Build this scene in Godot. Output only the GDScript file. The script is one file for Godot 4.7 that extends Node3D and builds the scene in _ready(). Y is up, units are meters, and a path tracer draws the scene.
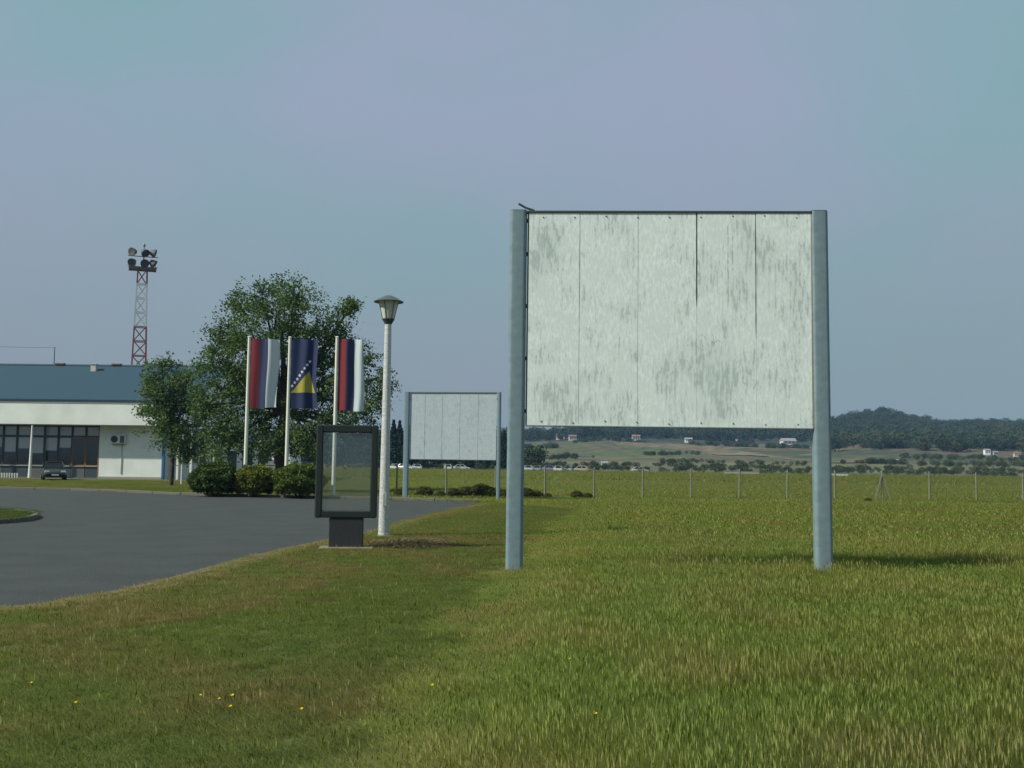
extends Node3D
# A weathered blank billboard on a mown verge beside an airport road.

const EYE := 1.7
const FOC := 1055.0
var cam_basis: Basis
var rng := RandomNumberGenerator.new()
var mats := {}
var taken := {}
var noise_a := FastNoiseLite.new()
var noise_b := FastNoiseLite.new()
var noise_c := FastNoiseLite.new()
var road_poly := PackedVector2Array()
var road_edge: Array[Vector2] = []
var island_poly := PackedVector2Array()

# ---------------------------------------------------------------- mesh building
class Shape:
	var v := PackedVector3Array()
	var n := PackedVector3Array()
	var uv := PackedVector2Array()
	var col := PackedColorArray()
	var tint := Color(1, 1, 1)
	var colored := false

	func tri(a: Vector3, b: Vector3, c: Vector3, na: Vector3, nb: Vector3, nc: Vector3, ua := Vector2.ZERO, ub := Vector2.ZERO, uc := Vector2.ZERO) -> void:
		# clockwise front faces
		if (c - a).cross(b - a).dot(na + nb + nc) < 0.0:
			v.append(a); v.append(c); v.append(b)
			n.append(na); n.append(nc); n.append(nb)
			uv.append(ua); uv.append(uc); uv.append(ub)
		else:
			v.append(a); v.append(b); v.append(c)
			n.append(na); n.append(nb); n.append(nc)
			uv.append(ua); uv.append(ub); uv.append(uc)
		if colored:
			col.append(tint); col.append(tint); col.append(tint)

	func quad(a: Vector3, b: Vector3, c: Vector3, d: Vector3, out: Vector3, uvs: Array = []) -> void:
		var m := (c - a).cross(b - a)
		if m.length() < 1e-12:
			m = (d - a).cross(c - a)
		m = m.normalized()
		if m.dot(out) < 0.0:
			m = -m
		if uvs.size() == 4:
			tri(a, b, c, m, m, m, uvs[0], uvs[1], uvs[2])
			tri(a, c, d, m, m, m, uvs[0], uvs[2], uvs[3])
		else:
			tri(a, b, c, m, m, m)
			tri(a, c, d, m, m, m)

	func flat(a: Vector3, b: Vector3, c: Vector3, out: Vector3) -> void:
		var m := (c - a).cross(b - a).normalized()
		if m.dot(out) < 0.0:
			m = -m
		tri(a, b, c, m, m, m)

	# a box with chamfered edges, centred at c, full size s
	func box(c: Vector3, s: Vector3, bev := 0.0, bs := Basis.IDENTITY) -> void:
		var h := s * 0.5
		var b := minf(bev, minf(h.x, minf(h.y, h.z)) * 0.9)
		var P := {}
		for sx in [-1, 1]:
			for sy in [-1, 1]:
				for sz in [-1, 1]:
					P[[0, sx, sy, sz]] = c + bs * Vector3(sx * h.x, sy * (h.y - b), sz * (h.z - b))
					P[[1, sx, sy, sz]] = c + bs * Vector3(sx * (h.x - b), sy * h.y, sz * (h.z - b))
					P[[2, sx, sy, sz]] = c + bs * Vector3(sx * (h.x - b), sy * (h.y - b), sz * h.z)
		for k in [-1, 1]:
			quad(P[[0, k, -1, -1]], P[[0, k, 1, -1]], P[[0, k, 1, 1]], P[[0, k, -1, 1]], bs * Vector3(k, 0, 0))
			quad(P[[1, -1, k, -1]], P[[1, 1, k, -1]], P[[1, 1, k, 1]], P[[1, -1, k, 1]], bs * Vector3(0, k, 0))
			quad(P[[2, -1, -1, k]], P[[2, 1, -1, k]], P[[2, 1, 1, k]], P[[2, -1, 1, k]], bs * Vector3(0, 0, k))
		if b > 0.0:
			for i in [-1, 1]:
				for j in [-1, 1]:
					quad(P[[0, i, j, -1]], P[[0, i, j, 1]], P[[1, i, j, 1]], P[[1, i, j, -1]], bs * Vector3(i, j, 0))
					quad(P[[0, i, -1, j]], P[[0, i, 1, j]], P[[2, i, 1, j]], P[[2, i, -1, j]], bs * Vector3(i, 0, j))
					quad(P[[1, -1, i, j]], P[[1, 1, i, j]], P[[2, 1, i, j]], P[[2, -1, i, j]], bs * Vector3(0, i, j))
					for k in [-1, 1]:
						flat(P[[0, i, j, k]], P[[1, i, j, k]], P[[2, i, j, k]], bs * Vector3(i, j, k))

	# a bar of square or flat section between two points
	func bar(a: Vector3, b: Vector3, w: float, t := -1.0) -> void:
		var y := (b - a).normalized()
		var x := y.cross(Vector3(0, 0, 1) if absf(y.z) < 0.9 else Vector3(1, 0, 0)).normalized()
		var z := x.cross(y)
		box((a + b) * 0.5, Vector3(w, (b - a).length(), w if t < 0 else t), 0.0, Basis(x, y, z))

	func tube(pts: Array, rad: Array, sides := 8, cap := true) -> void:
		var rings := []
		var px := Vector3.ZERO
		for i in pts.size():
			var y: Vector3 = (pts[mini(i + 1, pts.size() - 1)] - pts[maxi(i - 1, 0)]).normalized()
			var x := px - y * px.dot(y)
			if x.length() < 1e-3:
				x = y.cross(Vector3(0, 0, 1) if absf(y.z) < 0.9 else Vector3(1, 0, 0))
			x = x.normalized()
			px = x
			var z := x.cross(y)
			var ring := []
			for k in sides:
				var a := TAU * k / sides
				ring.append(x * cos(a) + z * sin(a))
			rings.append(ring)
		for i in pts.size() - 1:
			for k in sides:
				var k2 := (k + 1) % sides
				var p: Vector3 = pts[i]; var q: Vector3 = pts[i + 1]
				var a: Vector3 = rings[i][k]; var b: Vector3 = rings[i][k2]
				var c: Vector3 = rings[i + 1][k2]; var d: Vector3 = rings[i + 1][k]
				tri(p + a * rad[i], p + b * rad[i], q + c * rad[i + 1], a, b, c)
				tri(p + a * rad[i], q + c * rad[i + 1], q + d * rad[i + 1], a, c, d)
		if cap:
			for e in [0, pts.size() - 1]:
				var p: Vector3 = pts[e]
				var o: Vector3 = (pts[1] - pts[0]).normalized() * -1.0 if e == 0 else (pts[e] - pts[e - 1]).normalized()
				for k in sides:
					tri(p, p + rings[e][k] * rad[e], p + rings[e][(k + 1) % sides] * rad[e], o, o, o)

	# profile: (radius, height) pairs turned about y
	func lathe(prof: Array, sides := 20, at := Vector3.ZERO) -> void:
		for i in prof.size() - 1:
			var p: Vector2 = prof[i]; var q: Vector2 = prof[i + 1]
			var t := q - p
			var nn := Vector2(t.y, -t.x).normalized()
			for k in sides:
				var a0 := TAU * k / sides; var a1 := TAU * (k + 1) / sides
				var A := at + Vector3(cos(a0) * p.x, p.y, sin(a0) * p.x); var B := at + Vector3(cos(a1) * p.x, p.y, sin(a1) * p.x)
				var C := at + Vector3(cos(a1) * q.x, q.y, sin(a1) * q.x); var D := at + Vector3(cos(a0) * q.x, q.y, sin(a0) * q.x)
				var n0 := Vector3(cos(a0) * nn.x, nn.y, sin(a0) * nn.x); var n1 := Vector3(cos(a1) * nn.x, nn.y, sin(a1) * nn.x)
				if p.x > 1e-5:
					tri(A, B, C, n0, n1, n1)
				if q.x > 1e-5:
					tri(A, C, D, n0, n1, n0)

	# profile in x,z extruded from y0 to y1; smooth sides
	func prism(prof: Array, y0: float, y1: float, smooth := true) -> void:
		var m := prof.size()
		var en := []
		for i in m:
			var t: Vector2 = prof[(i + 1) % m] - prof[i]
			en.append(Vector3(t.y, 0, -t.x).normalized())
		var mid := Vector2.ZERO
		for p in prof: mid += p / m
		for i in m:
			var p: Vector2 = prof[i]; var q: Vector2 = prof[(i + 1) % m]
			var out := Vector3((p + q).x * 0.5 - mid.x, 0, (p + q).y * 0.5 - mid.y)
			if en[i].dot(out) < 0: en[i] = -en[i]
		for i in m:
			var j := (i + 1) % m
			var p: Vector2 = prof[i]; var q: Vector2 = prof[j]
			var n0: Vector3 = en[i]; var n1: Vector3 = en[i]
			if smooth:
				var e0: Vector3 = en[(i + m - 1) % m]; var e1: Vector3 = en[j]
				if e0.dot(en[i]) > 0.6: n0 = (e0 + en[i]).normalized()
				if e1.dot(en[i]) > 0.6: n1 = (e1 + en[i]).normalized()
			var A := Vector3(p.x, y0, p.y); var B := Vector3(q.x, y0, q.y); var C := Vector3(q.x, y1, q.y); var D := Vector3(p.x, y1, p.y)
			tri(A, B, C, n0, n1, n1)
			tri(A, C, D, n0, n1, n0)
			tri(Vector3(mid.x, y1, mid.y), D, C, Vector3.UP, Vector3.UP, Vector3.UP)
			tri(Vector3(mid.x, y0, mid.y), A, B, Vector3.DOWN, Vector3.DOWN, Vector3.DOWN)

	func mesh() -> ArrayMesh:
		var arr := []
		arr.resize(Mesh.ARRAY_MAX)
		arr[Mesh.ARRAY_VERTEX] = v
		arr[Mesh.ARRAY_NORMAL] = n
		arr[Mesh.ARRAY_TEX_UV] = uv
		if colored:
			arr[Mesh.ARRAY_COLOR] = col
		var m := ArrayMesh.new()
		m.add_surface_from_arrays(Mesh.PRIMITIVE_TRIANGLES, arr)
		return m

func numbered(called: String) -> String:
	var k: int = taken.get(called, 0)
	taken[called] = k + 1
	return called if k == 0 else "%s_%03d" % [called, k]

func put(called: String, mesh: Mesh, m: Material, parent: Node = self) -> MeshInstance3D:
	var o := MeshInstance3D.new()
	o.name = numbered(called) if parent == self else called
	o.mesh = mesh
	o.material_override = m
	o.cast_shadow = GeometryInstance3D.SHADOW_CASTING_SETTING_ON
	parent.add_child(o, true)
	return o

func obj(called: String, s: Shape, m: Material, parent: Node = self) -> MeshInstance3D:
	return put(called, s.mesh(), m, parent)

func tag(o: Node, label: String, category := "", group := "", kind := "") -> void:
	if label: o.set_meta("label", label)
	if category: o.set_meta("category", category)
	if group: o.set_meta("group", group)
	if kind: o.set_meta("kind", kind)

func thing(called: String, label: String, category: String, at: Vector3, turn := 0.0, group := "") -> Node3D:
	var o := Node3D.new()
	o.name = numbered(called)
	add_child(o)
	o.position = at
	o.rotation.y = turn
	tag(o, label, category, group)
	return o

func dup(o: Node3D, at: Vector3, turn := 0.0, label := "", scale_by := 1.0) -> Node3D:
	var c: Node3D = o.duplicate()
	c.name = numbered(String(o.name).rstrip("0123456789").trim_suffix("_"))
	add_child(c)
	c.position = at
	c.rotation.y = turn
	c.scale = Vector3.ONE * scale_by
	if label: c.set_meta("label", label)
	return c

# ---------------------------------------------------------------- materials
func gray_tex(seed_: int, freq: float, lo: float, hi: float, size := 512, octaves := 4) -> ImageTexture:
	var f := FastNoiseLite.new()
	f.seed = seed_
	f.frequency = freq
	f.fractal_octaves = octaves
	var im := f.get_seamless_image(size, size)
	im.convert(Image.FORMAT_L8)
	var d := im.get_data()
	for i in d.size():
		d[i] = int(255.0 * lerpf(lo, hi, d[i] / 255.0))
	return ImageTexture.create_from_image(Image.create_from_data(size, size, false, Image.FORMAT_L8, d))

var grain: ImageTexture
var blotch: ImageTexture

func mat(key: String, c: Color, rough := 0.8, metal := 0.0, tex: Texture2D = null, scl := 1.0, world := false) -> StandardMaterial3D:
	if mats.has(key):
		return mats[key]
	var m := StandardMaterial3D.new()
	m.albedo_color = c.linear_to_srgb()
	m.roughness = rough
	m.metallic = metal
	m.cull_mode = BaseMaterial3D.CULL_DISABLED
	if tex:
		m.albedo_texture = tex
		m.uv1_triplanar = true
		m.uv1_world_triplanar = world
		m.uv1_scale = Vector3.ONE * scl
	mats[key] = m
	return m

func tinted(key: String, rough := 0.9, back := Color.BLACK) -> StandardMaterial3D:
	if mats.has(key):
		return mats[key]
	var m := StandardMaterial3D.new()
	m.vertex_color_use_as_albedo = true
	m.roughness = rough
	m.metallic_specular = 0.2
	m.cull_mode = BaseMaterial3D.CULL_DISABLED
	if back != Color.BLACK:
		m.backlight_enabled = true
		m.backlight = back
	mats[key] = m
	return m

func glass(key: String, c: Color, alpha: float) -> StandardMaterial3D:
	if mats.has(key):
		return mats[key]
	var m := StandardMaterial3D.new()
	m.albedo_color = Color(c.r, c.g, c.b, alpha)
	m.transparency = BaseMaterial3D.TRANSPARENCY_ALPHA
	m.roughness = 0.04
	m.metallic_specular = 0.5
	mats[key] = m
	return m

# ---------------------------------------------------------------- pixel directions
func ray(px: float, py: float) -> Vector3:
	return (cam_basis * Vector3((px - 512.0) / FOC, (384.0 - py) / FOC, -1.0)).normalized()

func gp(px: float, py: float) -> Vector3:            # where that direction meets the level ground
	var r := ray(px, py)
	var t := EYE / -r.y
	return Vector3(r.x * t, 0, r.z * t)

func gd(px: float, d: float) -> Vector3:             # ground point in that column at depth d
	var r := ray(px, 464.0 + (px - 512.0) * 0.0131)
	return Vector3(r.x / -r.z * d, 0, -d)

func hill(x: float, z: float) -> float:
	var d := -z
	if d <= 240.0:
		return 0.0
	var u := 512.0 + FOC * x / d
	var us := [-800.0, 400.0, 530.0, 600.0, 700.0, 800.0, 880.0, 940.0, 1024.0, 1600.0]
	var ea := [5.0, 4.5, 7.0, 8.0, 9.0, 8.0, 9.0, 8.0, 8.0, 8.0]
	var eb := [12.0, 15.5, 22.0, 25.0, 23.0, 22.0, 28.0, 29.0, 30.0, 30.0]
	var ec := [16.0, 22.0, 25.0, 32.0, 36.0, 38.0, 52.0, 42.0, 43.0, 40.0]
	var k := 0
	while k < us.size() - 2 and u > us[k + 1]:
		k += 1
	var t := smoothstep(us[k], us[k + 1], u)
	var h := [0.0, EYE + lerpf(ea[k], ea[k + 1], t) * 450.0 / FOC, EYE + lerpf(eb[k], eb[k + 1], t) * 800.0 / FOC, EYE + lerpf(ec[k], ec[k + 1], t) * 1100.0 / FOC]
	var ds := [240.0, 450.0, 800.0, 1100.0]
	var y := 0.0
	if d >= 1100.0:
		y = h[3] * (1.0 - 0.4 * smoothstep(1100.0, 2400.0, d))
	else:
		var i := 0
		while d > ds[i + 1]:
			i += 1
		y = lerpf(h[i], h[i + 1], (d - ds[i]) / (ds[i + 1] - ds[i]))
	return y + noise_b.get_noise_2d(x * 0.35, z * 0.35) * 3.0 * smoothstep(300.0, 900.0, d)

func hit(px: float, py: float) -> Vector3:           # where that direction meets the hillside
	var r := ray(px, py)
	var d := 60.0
	while d < 1500.0:
		var t := d / -r.z
		var p := Vector3(r.x * t, EYE + r.y * t, -d)
		if p.y <= hill(p.x, p.z):
			return Vector3(p.x, hill(p.x, p.z), p.z)
		d += 4.0
	return gd(px, 900.0) + Vector3(0, hill(gd(px, 900.0).x, -900.0), 0)

# ================================================================ scene
func _ready() -> void:
	rng.seed = 20240611
	noise_a.seed = 3; noise_a.frequency = 0.35; noise_a.fractal_octaves = 3
	noise_b.seed = 9; noise_b.frequency = 0.06; noise_b.fractal_octaves = 3
	noise_c.seed = 21; noise_c.frequency = 1.6; noise_c.fractal_octaves = 2
	camera_and_light()
	grain = gray_tex(5, 0.03, 0.72, 1.0)
	blotch = gray_tex(6, 0.008, 0.6, 1.0)
	ground()
	print("ground ", Time.get_ticks_msec())
	hills()
	road()
	terminal()
	tower()
	fence()
	big_board()
	small_board()
	print("boards ", Time.get_ticks_msec())
	lamp_and_case()
	flags()
	shrubs()
	trees()
	print("trees ", Time.get_ticks_msec())
	far_things()
	grass()
	print("grass ", Time.get_ticks_msec())
	small_stuff()

func camera_and_light() -> void:
	cam_basis = Basis(Vector3.RIGHT, atan(80.0 / FOC)) * Basis(Vector3.BACK, deg_to_rad(0.75))
	var cam := Camera3D.new()
	cam.name = "camera"
	cam.fov = rad_to_deg(2.0 * atan(384.0 / FOC))
	cam.far = 6000.0
	cam.near = 0.1
	cam.transform = Transform3D(cam_basis, Vector3(0, EYE, 0))
	add_child(cam)
	cam.current = true
	var env := Environment.new()
	env.background_mode = Environment.BG_SKY
	env.tonemap_mode = Environment.TONE_MAPPER_LINEAR
	env.tonemap_exposure = 1.1
	env.ssao_enabled = true
	env.ssil_enabled = true
	env.sdfgi_enabled = true
	env.fog_enabled = true
	env.fog_density = 0.00016
	env.fog_light_color = Color(0.62, 0.78, 1.0)
	var sky := Sky.new()
	var pm := PanoramaSkyMaterial.new()
	pm.panorama = sky_image()
	sky.sky_material = pm
	env.sky = sky
	var we := WorldEnvironment.new()
	we.name = "world_environment"
	we.environment = env
	add_child(we)
	var sun := DirectionalLight3D.new()
	sun.name = "sun"
	sun.light_energy = 1.45
	sun.light_color = Color(1.0, 0.985, 0.92)
	sun.light_angular_distance = 1.0
	sun.shadow_enabled = true
	var el := deg_to_rad(41.0)
	var az := deg_to_rad(22.0)
	var dir := Vector3(cos(az) * cos(el), -sin(el), -sin(az) * cos(el))
	add_child(sun)
	sun.look_at_from_position(Vector3.ZERO, dir, Vector3.UP)

func sky_image() -> ImageTexture:
	# thin high haze: large soft drifts between a lilac grey and a blue-green grey
	var w := 512; var h := 256
	var im := Image.create(w, h, false, Image.FORMAT_RGBF)
	var f := FastNoiseLite.new(); f.seed = 1210; f.frequency = 1.7; f.fractal_octaves = 3
	var g := FastNoiseLite.new(); g.seed = 45; g.frequency = 5.0; g.fractal_octaves = 3
	for j in h:
		var up := (0.5 - (j + 0.5) / h) * PI
		for i in w:
			var a := (i + 0.5) / w * TAU
			var p := Vector3(sin(a) * cos(up), sin(up), -cos(a) * cos(up))
			var q := Vector3(p.x, p.y * 2.2, p.z)
			var t := clampf(0.5 + f.get_noise_3dv(q) * 0.95 + g.get_noise_3dv(q) * 0.22, 0.0, 1.0)
			var high := smoothstep(-0.02, 0.35, p.y)
			var lilac := Color(0.238, 0.288, 0.325).lerp(Color(0.290, 0.345, 0.462), high)
			var teal := Color(0.222, 0.300, 0.325).lerp(Color(0.212, 0.365, 0.408), high)
			im.set_pixel(i, j, teal.lerp(lilac, t))
	return ImageTexture.create_from_image(im)

# ---------------------------------------------------------------- ground, hills, road
func ground_color(x: float, z: float) -> Color:
	var a := noise_a.get_noise_2d(x * 0.5, z * 0.5)
	var b := noise_b.get_noise_2d(x, z)
	var c := Color(0.165, 0.185, 0.068)
	c = c.lerp(Color(0.175, 0.145, 0.075), clampf(0.35 + a * 0.6 + b * 0.5, 0, 1) * 0.6)
	return c

func ground() -> void:
	var s := Shape.new()
	s.colored = true
	var xs := [-3000.0]
	for i in 71: xs.append(-140.0 + i * 4.0)
	xs.append(3000.0)
	var zs := [2500.0]
	for i in 66: zs.append(24.0 - i * 4.0)
	var cols := []
	for i in xs.size():
		var row := []
		for j in zs.size(): row.append(ground_color(clampf(xs[i], -150, 150), clampf(zs[j], -240, 30)))
		cols.append(row)
	for i in xs.size() - 1:
		for j in zs.size() - 1:
			var a := Vector3(xs[i], 0, zs[j]); var b := Vector3(xs[i + 1], 0, zs[j]); var c := Vector3(xs[i + 1], 0, zs[j + 1]); var d := Vector3(xs[i], 0, zs[j + 1])
			s.tri(a, b, c, Vector3.UP, Vector3.UP, Vector3.UP)
			s.tri(a, c, d, Vector3.UP, Vector3.UP, Vector3.UP)
			var k := s.col.size() - 6
			# the winding may have been swapped: write colours by position
			for q in 6:
				var p: Vector3 = s.v[k + q]
				s.col[k + q] = cols[i if is_equal_approx(p.x, xs[i]) else i + 1][j if is_equal_approx(p.z, zs[j]) else j + 1]
	var m := mat("soil", Color(1, 1, 1), 1.0, 0.0, gray_tex(11, 0.02, 0.45, 1.0), 0.45, true)
	m.vertex_color_use_as_albedo = true
	tag(obj("ground", s, m), "flat grassy ground of the airfield edge", "", "", "structure")

func hills() -> void:
	var cell := FastNoiseLite.new()
	cell.noise_type = FastNoiseLite.TYPE_CELLULAR
	cell.cellular_return_type = FastNoiseLite.RETURN_CELL_VALUE
	cell.seed = 8
	cell.frequency = 0.017
	var s := Shape.new()
	s.colored = true
	var us := []
	var u := -1400.0
	while u < 2500.0:
		us.append(u)
		u += 9.0 if u > 350 and u < 1080 else 45.0
	var ds := []
	var d := 232.0
	while d < 2600.0:
		ds.append(d)
		d += 8.0 if d < 900 else (25.0 if d < 1250 else 150.0)
	var P := []; var C := []
	var kinds := [Color(0.095, 0.118, 0.045), Color(0.20, 0.165, 0.09), Color(0.060, 0.085, 0.036), Color(0.135, 0.105, 0.062), Color(0.105, 0.135, 0.048), Color(0.165, 0.150, 0.07)]
	for dd in ds:
		var pr := []; var cr := []
		for uu in us:
			var x: float = (uu - 512.0) / FOC * dd
			var z: float = -dd
			pr.append(Vector3(x, hill(x, z) - (0.06 if dd < 241.0 else 0.0), z))
			var c := Color(0.16, 0.16, 0.075)
			if dd > 380:
				var v := cell.get_noise_2d(x * 0.55, z * 0.45)
				c = kinds[int(clampf((v * 0.5 + 0.5) * 6.0, 0, 5.9))]
			if dd > 790:
				c = Color(0.04, 0.055, 0.03)
			c = c * (1.0 + 0.25 * noise_b.get_noise_2d(x * 3.0, z * 3.0))
			cr.append(c)
		P.append(pr); C.append(cr)
	for j in ds.size() - 1:
		for i in us.size() - 1:
			var n := ((P[j + 1][i] - P[j][i]) as Vector3).cross(P[j][i + 1] - P[j][i]).normalized()
			if n.y < 0: n = -n
			for q in [[[j, i], [j, i + 1], [j + 1, i + 1]], [[j, i], [j + 1, i + 1], [j + 1, i]]]:
				var before := s.v.size()
				s.tri(P[q[0][0]][q[0][1]], P[q[1][0]][q[1][1]], P[q[2][0]][q[2][1]], n, n, n)
				for w in 3:
					for e in q:
						if s.v[before + w] == P[e[0]][e[1]]:
							s.col[before + w] = C[e[0]][e[1]]
	var m := mat("hillside", Color(1, 1, 1), 1.0, 0.0, gray_tex(12, 0.02, 0.6, 1.0, 256), 0.02, true)
	m.vertex_color_use_as_albedo = true
	tag(obj("hills", s, m), "low farmed hills beyond the airfield", "", "", "structure")
	# a pale track climbing across the fields
	var t := Shape.new()
	var pts := []
	for p in [[712, 455], [745, 455], [765, 456], [785, 459], [805, 461], [830, 463], [870, 463], [905, 464]]:
		pts.append(hit(p[0], p[1]))
	for i in pts.size() - 1:
		var a: Vector3 = pts[i]; var b: Vector3 = pts[i + 1]
		for k in 6:
			var p: Vector3 = a.lerp(b, k / 6.0); var q: Vector3 = a.lerp(b, (k + 1) / 6.0)
			var w := Vector3(0, 0, 9.0)
			var c4 := [p - w, q - w, q + w, p + w]
			for e in 4: c4[e].y = hill(c4[e].x, c4[e].z) + 0.35
			t.quad(c4[0], c4[1], c4[2], c4[3], Vector3.UP)
	tag(obj("dirt_road", t, mat("track", Color(0.26, 0.215, 0.135), 1.0, 0.0, blotch, 0.05, true)), "pale dirt track crossing the hillside fields", "", "", "structure")

func asphalt_tex() -> ImageTexture:
	var f := FastNoiseLite.new(); f.seed = 31; f.frequency = 0.005; f.fractal_octaves = 3
	var im := f.get_seamless_image(1024, 1024)
	im.convert(Image.FORMAT_L8)
	var d := im.get_data()
	var r := RandomNumberGenerator.new(); r.seed = 4
	for i in d.size():
		d[i] = int(clampf(190.0 + (d[i] - 128.0) * 0.13 + r.randfn(0.0, 34.0), 60.0, 255.0))
	return ImageTexture.create_from_image(Image.create_from_data(1024, 1024, false, Image.FORMAT_L8, d))

func poly_sheet(poly: PackedVector2Array, y: float) -> Shape:
	var s := Shape.new()
	var idx := Geometry2D.triangulate_polygon(poly)
	for i in range(0, idx.size(), 3):
		var a := poly[idx[i]]; var b := poly[idx[i + 1]]; var c := poly[idx[i + 2]]
		s.tri(Vector3(a.x, y, a.y), Vector3(b.x, y, b.y), Vector3(c.x, y, c.y), Vector3.UP, Vector3.UP, Vector3.UP)
	return s

func smooth_line(pts: Array, steps := 5) -> Array:
	var out := []
	for i in pts.size() - 1:
		var p0: Vector2 = pts[maxi(i - 1, 0)]; var p1: Vector2 = pts[i]; var p2: Vector2 = pts[i + 1]; var p3: Vector2 = pts[mini(i + 2, pts.size() - 1)]
		for k in steps:
			out.append(p1.cubic_interpolate(p2, p0, p3, float(k) / steps))
	out.append(pts[-1])
	return out

func road() -> void:
	var near := []
	for p in [[-900, 690], [-300, 640], [0, 609], [60, 602], [130, 589], [200, 571], [260, 555], [300, 546], [340, 538], [385, 528], [420, 518], [450, 511], [482, 504]]:
		var g := gp(p[0], p[1])
		near.append(Vector2(g.x, g.z))
	var far_ := []
	for p in [[482, 502.5], [440, 501.5], [390, 500], [330, 498.8], [250, 497], [190, 495.5], [100, 491.5], [0, 489], [-300, 484], [-900, 476]]:
		var g := gp(p[0], p[1])
		far_.append(Vector2(g.x, g.z))
	near = smooth_line(near, 6)
	far_ = smooth_line(far_, 4)
	for p in near: road_edge.append(p)
	var all := PackedVector2Array()
	for p in near: all.append(p + Vector2(noise_c.get_noise_2d(p.x, p.y), noise_c.get_noise_2d(p.y, p.x)) * 0.12)
	for p in far_: all.append(p)
	road_poly = all
	var m := mat("asphalt", Color(0.058, 0.071, 0.070), 1.0, 0.0, asphalt_tex(), 0.11, true)
	tag(obj("road", poly_sheet(all, 0.006), m), "worn grey asphalt airport road", "", "", "structure")
	# crumbled earth where the asphalt ends
	var v := Shape.new()
	for i in near.size() - 1:
		var a: Vector2 = near[i]; var b: Vector2 = near[i + 1]
		var nrm := (b - a).normalized().orthogonal()
		if nrm.y < 0: nrm = -nrm
		var w0 := 0.17 + 0.2 * noise_c.get_noise_2d(a.x * 0.5, a.y * 0.5); var w1 := 0.17 + 0.2 * noise_c.get_noise_2d(b.x * 0.5, b.y * 0.5)
		v.quad(Vector3(a.x - nrm.x * 0.05, 0.012, a.y - nrm.y * 0.05), Vector3(b.x - nrm.x * 0.05, 0.012, b.y - nrm.y * 0.05), Vector3(b.x + nrm.x * w1, 0.012, b.y + nrm.y * w1), Vector3(a.x + nrm.x * w0, 0.012, a.y + nrm.y * w0), Vector3.UP)
	tag(obj("road_verge", v, mat("verge", Color(0.27, 0.225, 0.14), 1.0, 0.0, gray_tex(13, 0.03, 0.4, 1.0, 256), 0.9, true)), "strip of dry crumbled earth along the asphalt edge", "", "", "structure")
	# far kerb, stone by stone
	var kn := Node3D.new(); kn.name = "kerb"; add_child(kn); tag(kn, "low concrete kerb along the far side of the road", "", "", "structure")
	var km := mat("kerb_stone", Color(0.15, 0.15, 0.13), 0.9, 0.0, grain, 0.8, true)
	kerb_run(far_, kn, km, 2.2, -34.0)
	# traffic island
	var il := []
	for p in [[-260, 545], [-120, 533], [-30, 526], [6, 523.5], [26, 521.5], [36, 518.5], [33, 515.5], [15, 513], [-20, 510.5], [-120, 506], [-260, 503]]:
		var g := gp(p[0], p[1]); il.append(Vector2(g.x, g.z))
	il = smooth_line(il, 5)
	for p in il: island_poly.append(p)
	tag(obj("traffic_island", poly_sheet(island_poly, 0.11), mat("island_soil", Color(0.062, 0.07, 0.03), 1.0, 0.0, grain, 0.5, true)), "grassed traffic island in the asphalt road", "", "", "structure")
	var ki := Node3D.new(); ki.name = "island_kerb"; add_child(ki); tag(ki, "grey kerb round the traffic island", "", "", "structure")
	kerb_run(il, ki, km, 0.85, -90.0)

func kerb_run(line: Array, parent: Node, m: Material, step: float, x_least: float) -> void:
	var acc := 0.0
	var last: Vector2 = line[0]
	for i in range(1, line.size()):
		var b: Vector2 = line[i]
		acc = (b - last).length()
		while acc > step:
			var q: Vector2 = last + (b - last).normalized() * step
			if last.x > x_least:
				var s := Shape.new()
				var mid := (last + q) * 0.5
				var dir := (q - last).normalized()
				s.box(Vector3.ZERO, Vector3(step - 0.015, 0.2, 0.16), 0.02)
				var o := obj("kerb_stone", s, m, parent)
				o.position = Vector3(mid.x, 0.03 + rng.randf_range(-0.008, 0.008), mid.y)
				o.rotation.y = -dir.angle()
			last = q
			acc = (b - last).length()

# ---------------------------------------------------------------- terminal building
func window_part(b: Node3D, c: Vector3, w: float, h: float, fm: Material, gm: Material) -> void:
	var f := Shape.new()
	var t := 0.07
	f.box(c + Vector3(-w * 0.5 + t * 0.5, 0, 0), Vector3(t, h, 0.09)); f.box(c + Vector3(w * 0.5 - t * 0.5, 0, 0), Vector3(t, h, 0.09))
	f.box(c + Vector3(0, h * 0.5 - t * 0.5, 0), Vector3(w - 2 * t, t, 0.088)); f.box(c + Vector3(0, -h * 0.5 + t * 0.5, 0), Vector3(w - 2 * t, t, 0.088))
	var o := obj("window", f, fm, b)
	var p := Shape.new()
	p.box(c, Vector3(w - 2 * t, h - 2 * t, 0.012))
	obj("pane", p, gm, o)

func part_box(called: String, b: Node3D, m: Material, x0: float, x1: float, y0: float, y1: float, z0: float, z1: float, bev := 0.0) -> MeshInstance3D:
	var s := Shape.new()
	s.box(Vector3((x0 + x1) * 0.5, (y0 + y1) * 0.5, (z0 + z1) * 0.5), Vector3(x1 - x0, y1 - y0, z1 - z0), bev)
	return obj(called, s, m, b)

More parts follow.
